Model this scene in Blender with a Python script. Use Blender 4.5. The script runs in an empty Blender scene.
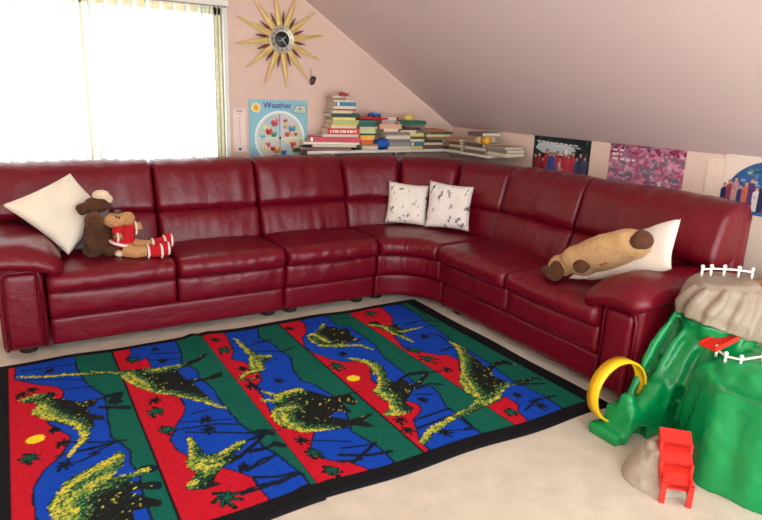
EXPO=0.80; WCOL=(.925,.975,1.0); WSTR=3.0; WALLC=(226,196,180); CEILC=(224,204,200)
import bpy, bmesh, math, random
import numpy as np
from mathutils import Vector, Matrix, noise, Euler
random.seed(7); rng=np.random.RandomState(5)
SC=bpy.context.scene; COL=SC.collection
PI=math.pi

# ------------------------------------------------------------ materials
def lin(c):
    return tuple(((v/255)/12.92 if v/255<=.04045 else ((v/255+.055)/1.055)**2.4) for v in c)
_m={}
def mat(name,rgb,rough=.6,bump=0,bscale=60,var=0,vscale=8,coat=0,sheen=0,trans=0,metal=0,spec=.5,dist=.002):
    key=(name,tuple(rgb))
    if key in _m: return _m[key]
    m=bpy.data.materials.new(name); m.use_nodes=True; nt=m.node_tree; b=nt.nodes['Principled BSDF']
    b.inputs['Roughness'].default_value=rough; b.inputs['Metallic'].default_value=metal
    b.inputs['Specular IOR Level'].default_value=spec
    b.inputs['Coat Weight'].default_value=coat; b.inputs['Sheen Weight'].default_value=sheen
    L=lin(rgb); b.inputs['Base Color'].default_value=(*L,1)
    tc=nt.nodes.new('ShaderNodeTexCoord')
    n=nt.nodes.new('ShaderNodeTexNoise'); n.inputs['Scale'].default_value=vscale; n.inputs['Detail'].default_value=4
    nt.links.new(tc.outputs['Object'],n.inputs['Vector'])
    r=nt.nodes.new('ShaderNodeValToRGB')
    v=var if var else .03
    r.color_ramp.elements[0].color=(*[max(0,x*(1-v)) for x in L],1); r.color_ramp.elements[1].color=(*[min(1,x*(1+v)) for x in L],1)
    r.color_ramp.elements[0].position=.35; r.color_ramp.elements[1].position=.65
    nt.links.new(n.outputs['Fac'],r.inputs['Fac']); nt.links.new(r.outputs['Color'],b.inputs['Base Color'])
    if bump:
        n2=nt.nodes.new('ShaderNodeTexNoise'); n2.inputs['Scale'].default_value=bscale; n2.inputs['Detail'].default_value=6
        nt.links.new(tc.outputs['Object'],n2.inputs['Vector'])
        bp=nt.nodes.new('ShaderNodeBump'); bp.inputs['Strength'].default_value=bump; bp.inputs['Distance'].default_value=dist
        nt.links.new(n2.outputs['Fac'],bp.inputs['Height']); nt.links.new(bp.outputs['Normal'],b.inputs['Normal'])
    if trans:
        t=nt.nodes.new('ShaderNodeBsdfTranslucent'); t.inputs['Color'].default_value=(*L,1)
        mx=nt.nodes.new('ShaderNodeMixShader'); mx.inputs[0].default_value=trans
        nt.links.new(b.outputs[0],mx.inputs[1]); nt.links.new(t.outputs[0],mx.inputs[2])
        nt.links.new(mx.outputs[0],nt.nodes['Material Output'].inputs['Surface'])
    _m[key]=m; return m
def leather():
    m=mat('burgundy_leather',(110,5,26),rough=.31,spec=.42)
    nt=m.node_tree; b=nt.nodes['Principled BSDF']; N=nt.nodes.new; K=nt.links.new
    tc=nt.nodes['Texture Coordinate']
    mp=N('ShaderNodeMapping'); K(tc.outputs['Object'],mp.inputs['Vector'])
    v=N('ShaderNodeTexVoronoi'); v.inputs['Scale'].default_value=170; K(mp.outputs[0],v.inputs['Vector'])
    w=N('ShaderNodeTexNoise'); w.inputs['Scale'].default_value=9; w.inputs['Detail'].default_value=5; w.inputs['Distortion'].default_value=1.6; w.inputs['Roughness'].default_value=.6
    K(mp.outputs[0],w.inputs['Vector'])
    b1=N('ShaderNodeBump'); b1.inputs['Strength'].default_value=.24; b1.inputs['Distance'].default_value=.02; K(w.outputs['Fac'],b1.inputs['Height'])
    b2=N('ShaderNodeBump'); b2.inputs['Strength'].default_value=.25; b2.inputs['Distance'].default_value=.0015; K(v.outputs['Distance'],b2.inputs['Height']); K(b1.outputs[0],b2.inputs['Normal'])
    K(b2.outputs[0],b.inputs['Normal'])
    return m
def attr_mat(name,rough=.9,bump=0,bscale=300,sheen=0):
    m=bpy.data.materials.new(name); m.use_nodes=True; nt=m.node_tree; b=nt.nodes['Principled BSDF']
    a=nt.nodes.new('ShaderNodeAttribute'); a.attribute_name='Col'; nt.links.new(a.outputs['Color'],b.inputs['Base Color'])
    b.inputs['Roughness'].default_value=rough; b.inputs['Sheen Weight'].default_value=sheen; b.inputs['Specular IOR Level'].default_value=.2
    if bump:
        tc=nt.nodes.new('ShaderNodeTexCoord'); n=nt.nodes.new('ShaderNodeTexNoise'); n.inputs['Scale'].default_value=bscale
        nt.links.new(tc.outputs['Object'],n.inputs['Vector']); bp=nt.nodes.new('ShaderNodeBump'); bp.inputs['Strength'].default_value=bump; bp.inputs['Distance'].default_value=.003
        nt.links.new(n.outputs['Fac'],bp.inputs['Height']); nt.links.new(bp.outputs[0],b.inputs['Normal'])
    return m

# ------------------------------------------------------------ object helpers
def tag(o,label=None,cat=None,group=None,kind=None):
    if label: o['label']=label
    if cat: o['category']=cat
    if group: o['group']=group
    if kind: o['kind']=kind
    return o
def thing(name,label,cat,loc,group=None):
    o=bpy.data.objects.new(name,None); COL.objects.link(o); o.location=loc; o.empty_display_size=.05
    tag(o,label,cat,group); return o
def wloc(o):
    v=Vector((0,0,0))
    while o is not None: v+=o.location; o=o.parent
    return v
def obj(name,V,F,m,parent=None,smooth=True,origin=None):
    """verts are given in world metres; a child is stored relative to its parent"""
    me=bpy.data.meshes.new(name)
    if parent is not None and origin is None: off=wloc(parent)
    else: off=Vector(origin) if origin is not None else Vector((0,0,0))
    me.from_pydata([(v[0]-off[0],v[1]-off[1],v[2]-off[2]) for v in V],[],F); me.materials.append(m)
    if smooth: me.polygons.foreach_set('use_smooth',[True]*len(me.polygons))
    o=bpy.data.objects.new(name,me); COL.objects.link(o)
    if parent is not None: o.parent=parent; o.location=off-wloc(parent)
    else: o.location=off
    bm=bmesh.new(); bm.from_mesh(me); bmesh.ops.recalc_face_normals(bm,faces=bm.faces); bm.to_mesh(me); bm.free()
    return o
class MB:
    def __init__(s): s.V=[];s.F=[]
    def add(s,V,F):
        n=len(s.V); s.V+= [tuple(v) for v in V]; s.F+=[tuple(i+n for i in f) for f in F]; return s
    def box(s,x0,x1,y0,y1,z0,z1,M=None):
        V=[Vector((x,y,z)) for x in(x0,x1) for y in(y0,y1) for z in(z0,z1)]
        if M is not None: V=[M@v for v in V]
        return s.add(V,[(0,1,3,2),(4,6,7,5),(0,4,5,1),(2,3,7,6),(0,2,6,4),(1,5,7,3)])
    def tube(s,pts,r,n=10,closed=False,flat=None):
        pts=[Vector(p) for p in pts]; N=len(pts); rs=r if isinstance(r,(list,tuple)) else [r]*N
        base=len(s.V); V=[]; up=Vector((0,0,1)); prev=None
        for i,p in enumerate(pts):
            if closed: t=(pts[(i+1)%N]-pts[i-1])
            else: t=pts[min(i+1,N-1)]-pts[max(i-1,0)]
            t.normalize()
            a=prev if prev is not None else (up if abs(t.z)<.9 else Vector((1,0,0)))
            u=(a-t*a.dot(t)).normalized(); prev=u; w=t.cross(u)
            for k in range(n):
                A=2*PI*k/n; V.append(p+(u*math.cos(A)+w*math.sin(A))*rs[i])
        F=[]
        for i in range(N if closed else N-1):
            j=(i+1)%N
            for k in range(n): F.append((i*n+k,i*n+(k+1)%n,j*n+(k+1)%n,j*n+k))
        if not closed: F.append(tuple(range(n-1,-1,-1))); F.append(tuple((N-1)*n+k for k in range(n)))
        return s.add(V,F)
    def lathe(s,c,prof,n=24,M=None):
        V=[];F=[]
        for r,z in prof:
            for k in range(n):
                a=2*PI*k/n; v=Vector((r*math.cos(a),r*math.sin(a),z))
                if M is not None: v=M@v
                V.append(v+Vector(c))
        for i in range(len(prof)-1):
            for k in range(n): F.append((i*n+k,i*n+(k+1)%n,(i+1)*n+(k+1)%n,(i+1)*n+k))
        F.append(tuple(range(n-1,-1,-1))); F.append(tuple((len(prof)-1)*n+k for k in range(n)))
        return s.add(V,F)
    def sphere(s,c,r,M=None,n=16):
        rx,ry,rz=(r,r,r) if isinstance(r,(int,float)) else r
        V=[];F=[];m=n//2+1
        for i in range(1,m):
            th=PI*i/m
            for k in range(n):
                a=2*PI*k/n; v=Vector((rx*math.sin(th)*math.cos(a),ry*math.sin(th)*math.sin(a),rz*math.cos(th)))
                if M is not None: v=M@v
                V.append(v+Vector(c))
        t=Vector((0,0,rz)); b=Vector((0,0,-rz))
        if M is not None: t=M@t;b=M@b
        V.append(t+Vector(c)); V.append(b+Vector(c)); T=len(V)-2
        for i in range(m-2):
            for k in range(n): F.append((i*n+k,(i+1)*n+k,(i+1)*n+(k+1)%n,i*n+(k+1)%n))
        for k in range(n): F.append((T,k,(k+1)%n)); F.append((T+1,(m-2)*n+(k+1)%n,(m-2)*n+k))
        return s.add(V,F)
    def build(s,name,m,parent=None,smooth=False,origin=None): return obj(name,s.V,s.F,m,parent,smooth,origin)
def mods(o,*ms):
    """apply modifiers and keep the evaluated mesh"""
    for t,kw in ms:
        md=o.modifiers.new(t,t)
        for k,v in kw.items(): setattr(md,k,v)
    dg=bpy.context.evaluated_depsgraph_get(); dg.update()
    me=bpy.data.meshes.new_from_object(o.evaluated_get(dg)); old=o.data; o.modifiers.clear(); o.data=me; bpy.data.meshes.remove(old)
    me.polygons.foreach_set('use_smooth',[True]*len(me.polygons)); me.update()
    return o
def blob(name,mb,m,parent=None,vox=.006,sm=6,origin=None,rough=0,rs=60):
    o=mb.build(name,m,parent,True,origin)
    mods(o,('REMESH',dict(mode='VOXEL',voxel_size=vox)),('SMOOTH',dict(factor=.6,iterations=sm)))
    if rough:
        me=o.data
        for v in me.vertices:
            v.co+=v.normal*rough*noise.noise(v.co*rs)
    return o
def soft_box(lo,hi,r,seg=.02,bulge=(0,0,0),wr=0,wf=(22,5,5),mapper=None,seed=0,tilt=None):
    """box with generous rounded edges, crowned faces and leather creases, then carried through mapper(s,d,z)"""
    lo=np.array(lo,float);hi=np.array(hi,float); rv=np.array(r if isinstance(r,(tuple,list)) else (r,r,r),float); rv=np.minimum(rv,(hi-lo)/2*.98)
    n=np.maximum(3,np.ceil((hi-lo)/seg).astype(int)); nx,ny,nz=n
    idx={};V=[];F=[]
    def g(i,j,k):
        q=(i,j,k)
        if q not in idx: idx[q]=len(V); V.append(q)
        return idx[q]
    for i in range(nx):
        for j in range(ny):
            for k in (0,nz): F.append((g(i,j,k),g(i+1,j,k),g(i+1,j+1,k),g(i,j+1,k)))
    for i in range(nx):
        for k in range(nz):
            for j in (0,ny): F.append((g(i,j,k),g(i+1,j,k),g(i+1,j,k+1),g(i,j,k+1)))
    for j in range(ny):
        for k in range(nz):
            for i in (0,nx): F.append((g(i,j,k),g(i,j+1,k),g(i,j+1,k+1),g(i,j,k+1)))
    A=np.array(V,float)/n; 
    P=lo+(hi-lo)*A; q=np.clip(P,lo+rv,hi-rv); d=(P-q)/rv; L=np.linalg.norm(d,axis=1,keepdims=True); L[L==0]=1
    P=q+d/L*rv
    T=(P-(lo+hi)/2)/((hi-lo)/2); T=np.clip(T,-1,1); f=lambda a:np.clip(1-np.abs(a)**2.5,0,1)
    for ax in range(3):
        o=[a for a in range(3) if a!=ax]; P[:,ax]+=np.clip(T[:,ax],-1,1)*bulge[ax]*f(T[:,o[0]])*f(T[:,o[1]])
    out=[]
    for p in P:
        s,dd,z=p
        if wr:
            e=noise.noise(Vector((s*wf[0]+seed*7.3,dd*wf[1],z*wf[2])))*wr + noise.noise(Vector((s*3+seed,dd*3,z*3+5)))*wr*1.2
            dd+=-e*.7; z+=e*.6
        if tilt: dd+=tilt*(z-.45)
        out.append(mapper(s,dd,z) if mapper else (s,dd,z))
    return out,F

# ------------------------------------------------------------ painted canvas (patterns printed on flat things)
class Canvas:
    def __init__(s,x0,x1,y0,y1,res,bg):
        s.nx=int(round((x1-x0)/res)); s.ny=int(round((y1-y0)/res)); s.x=np.linspace(x0,x1,s.nx+1); s.y=np.linspace(y0,y1,s.ny+1)
        s.C=np.zeros((s.ny+1,s.nx+1,3)); s.C[:]=bg; s.X,s.Y=np.meshgrid(s.x,s.y); s.res=res
    def win(s,pts,pad):
        a=np.array(pts,float); i0=max(0,np.searchsorted(s.x,a[:,0].min()-pad)-1); i1=min(s.nx+1,np.searchsorted(s.x,a[:,0].max()+pad)+1)
        j0=max(0,np.searchsorted(s.y,a[:,1].min()-pad)-1); j1=min(s.ny+1,np.searchsorted(s.y,a[:,1].max()+pad)+1)
        return slice(j0,max(j0,j1)),slice(i0,max(i0,i1))
    def inside(s,pts,w):
        X=s.X[w];Y=s.Y[w]; m=np.zeros(X.shape,bool); n=len(pts)
        for i in range(n):
            x1,y1=pts[i];x2,y2=pts[(i+1)%n]
            if y1==y2: continue
            c=((Y<y1)!=(Y<y2)); xi=x1+(Y-y1)*(x2-x1)/(y2-y1); m^=(c&(X<xi))
        return m
    def dist(s,pts,w,closed=False):
        X=s.X[w];Y=s.Y[w]; D=np.full(X.shape,1e9); n=len(pts)
        if n==1: return np.hypot(X-pts[0][0],Y-pts[0][1])
        for i in range(n if closed else n-1):
            x1,y1=pts[i];x2,y2=pts[(i+1)%n]; dx,dy=x2-x1,y2-y1; L=dx*dx+dy*dy+1e-12
            t=np.clip(((X-x1)*dx+(Y-y1)*dy)/L,0,1); D=np.minimum(D,np.hypot(X-x1-t*dx,Y-y1-t*dy))
        return D
    def poly(s,pts,c):
        w=s.win(pts,0); m=s.inside(pts,w); s.C[w][m]=c
    def line(s,pts,wd,c,closed=False):
        w=s.win(pts,wd); m=s.dist(pts,w,closed)<wd/2; s.C[w][m]=c
    def disc(s,x,y,r,c,ry=None):
        ry=ry or r; w=s.win([(x-r,y-ry),(x+r,y+ry)],0); m=((s.X[w]-x)/r)**2+((s.Y[w]-y)/ry)**2<1; s.C[w][m]=c
    def mesh(s,name,m,place,parent=None,thick=0,zf=None,origin=(0,0,0)):
        X=s.X.ravel();Y=s.Y.ravel(); Z=zf(s.X,s.Y).ravel() if zf is not None else np.zeros(X.size)
        V=[place(x,y,z) for x,y,z in zip(X,Y,Z)]
        W=s.nx+1; F=[(j*W+i,j*W+i+1,(j+1)*W+i+1,(j+1)*W+i) for j in range(s.ny) for i in range(s.nx)]
        C=s.C.reshape(-1,3)
        if thick:
            b=[i for i in range(W)]+[j*W+W-1 for j in range(1,s.ny+1)]+[s.ny*W+i for i in range(W-2,-1,-1)]+[j*W for j in range(s.ny-1,0,-1)]
            n=len(V); V+=[place(X[i],Y[i],-thick) for i in b]; k=len(b)
            F+=[(b[i],b[(i+1)%k],n+(i+1)%k,n+i) for i in range(k)]; F.append(tuple(n+i for i in range(k)))
            C=np.vstack([C,C[b]])
        me=bpy.data.meshes.new(name); O=Vector(origin); me.from_pydata([tuple(Vector(v)-O) for v in V],[],F); me.materials.append(m)
        a=me.color_attributes.new('Col','FLOAT_COLOR','POINT'); Cl=np.where(C/255<=.04045,C/255/12.92,((C/255+.055)/1.055)**2.4)
        a.data.foreach_set('color',np.hstack([Cl,np.ones((len(Cl),1))]).astype(np.float32).ravel())
        me.update(); o=bpy.data.objects.new(name,me); COL.objects.link(o)
        if parent is not None: o.parent=parent; o.location=O-wloc(parent)
        else: o.location=O
        return o
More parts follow.
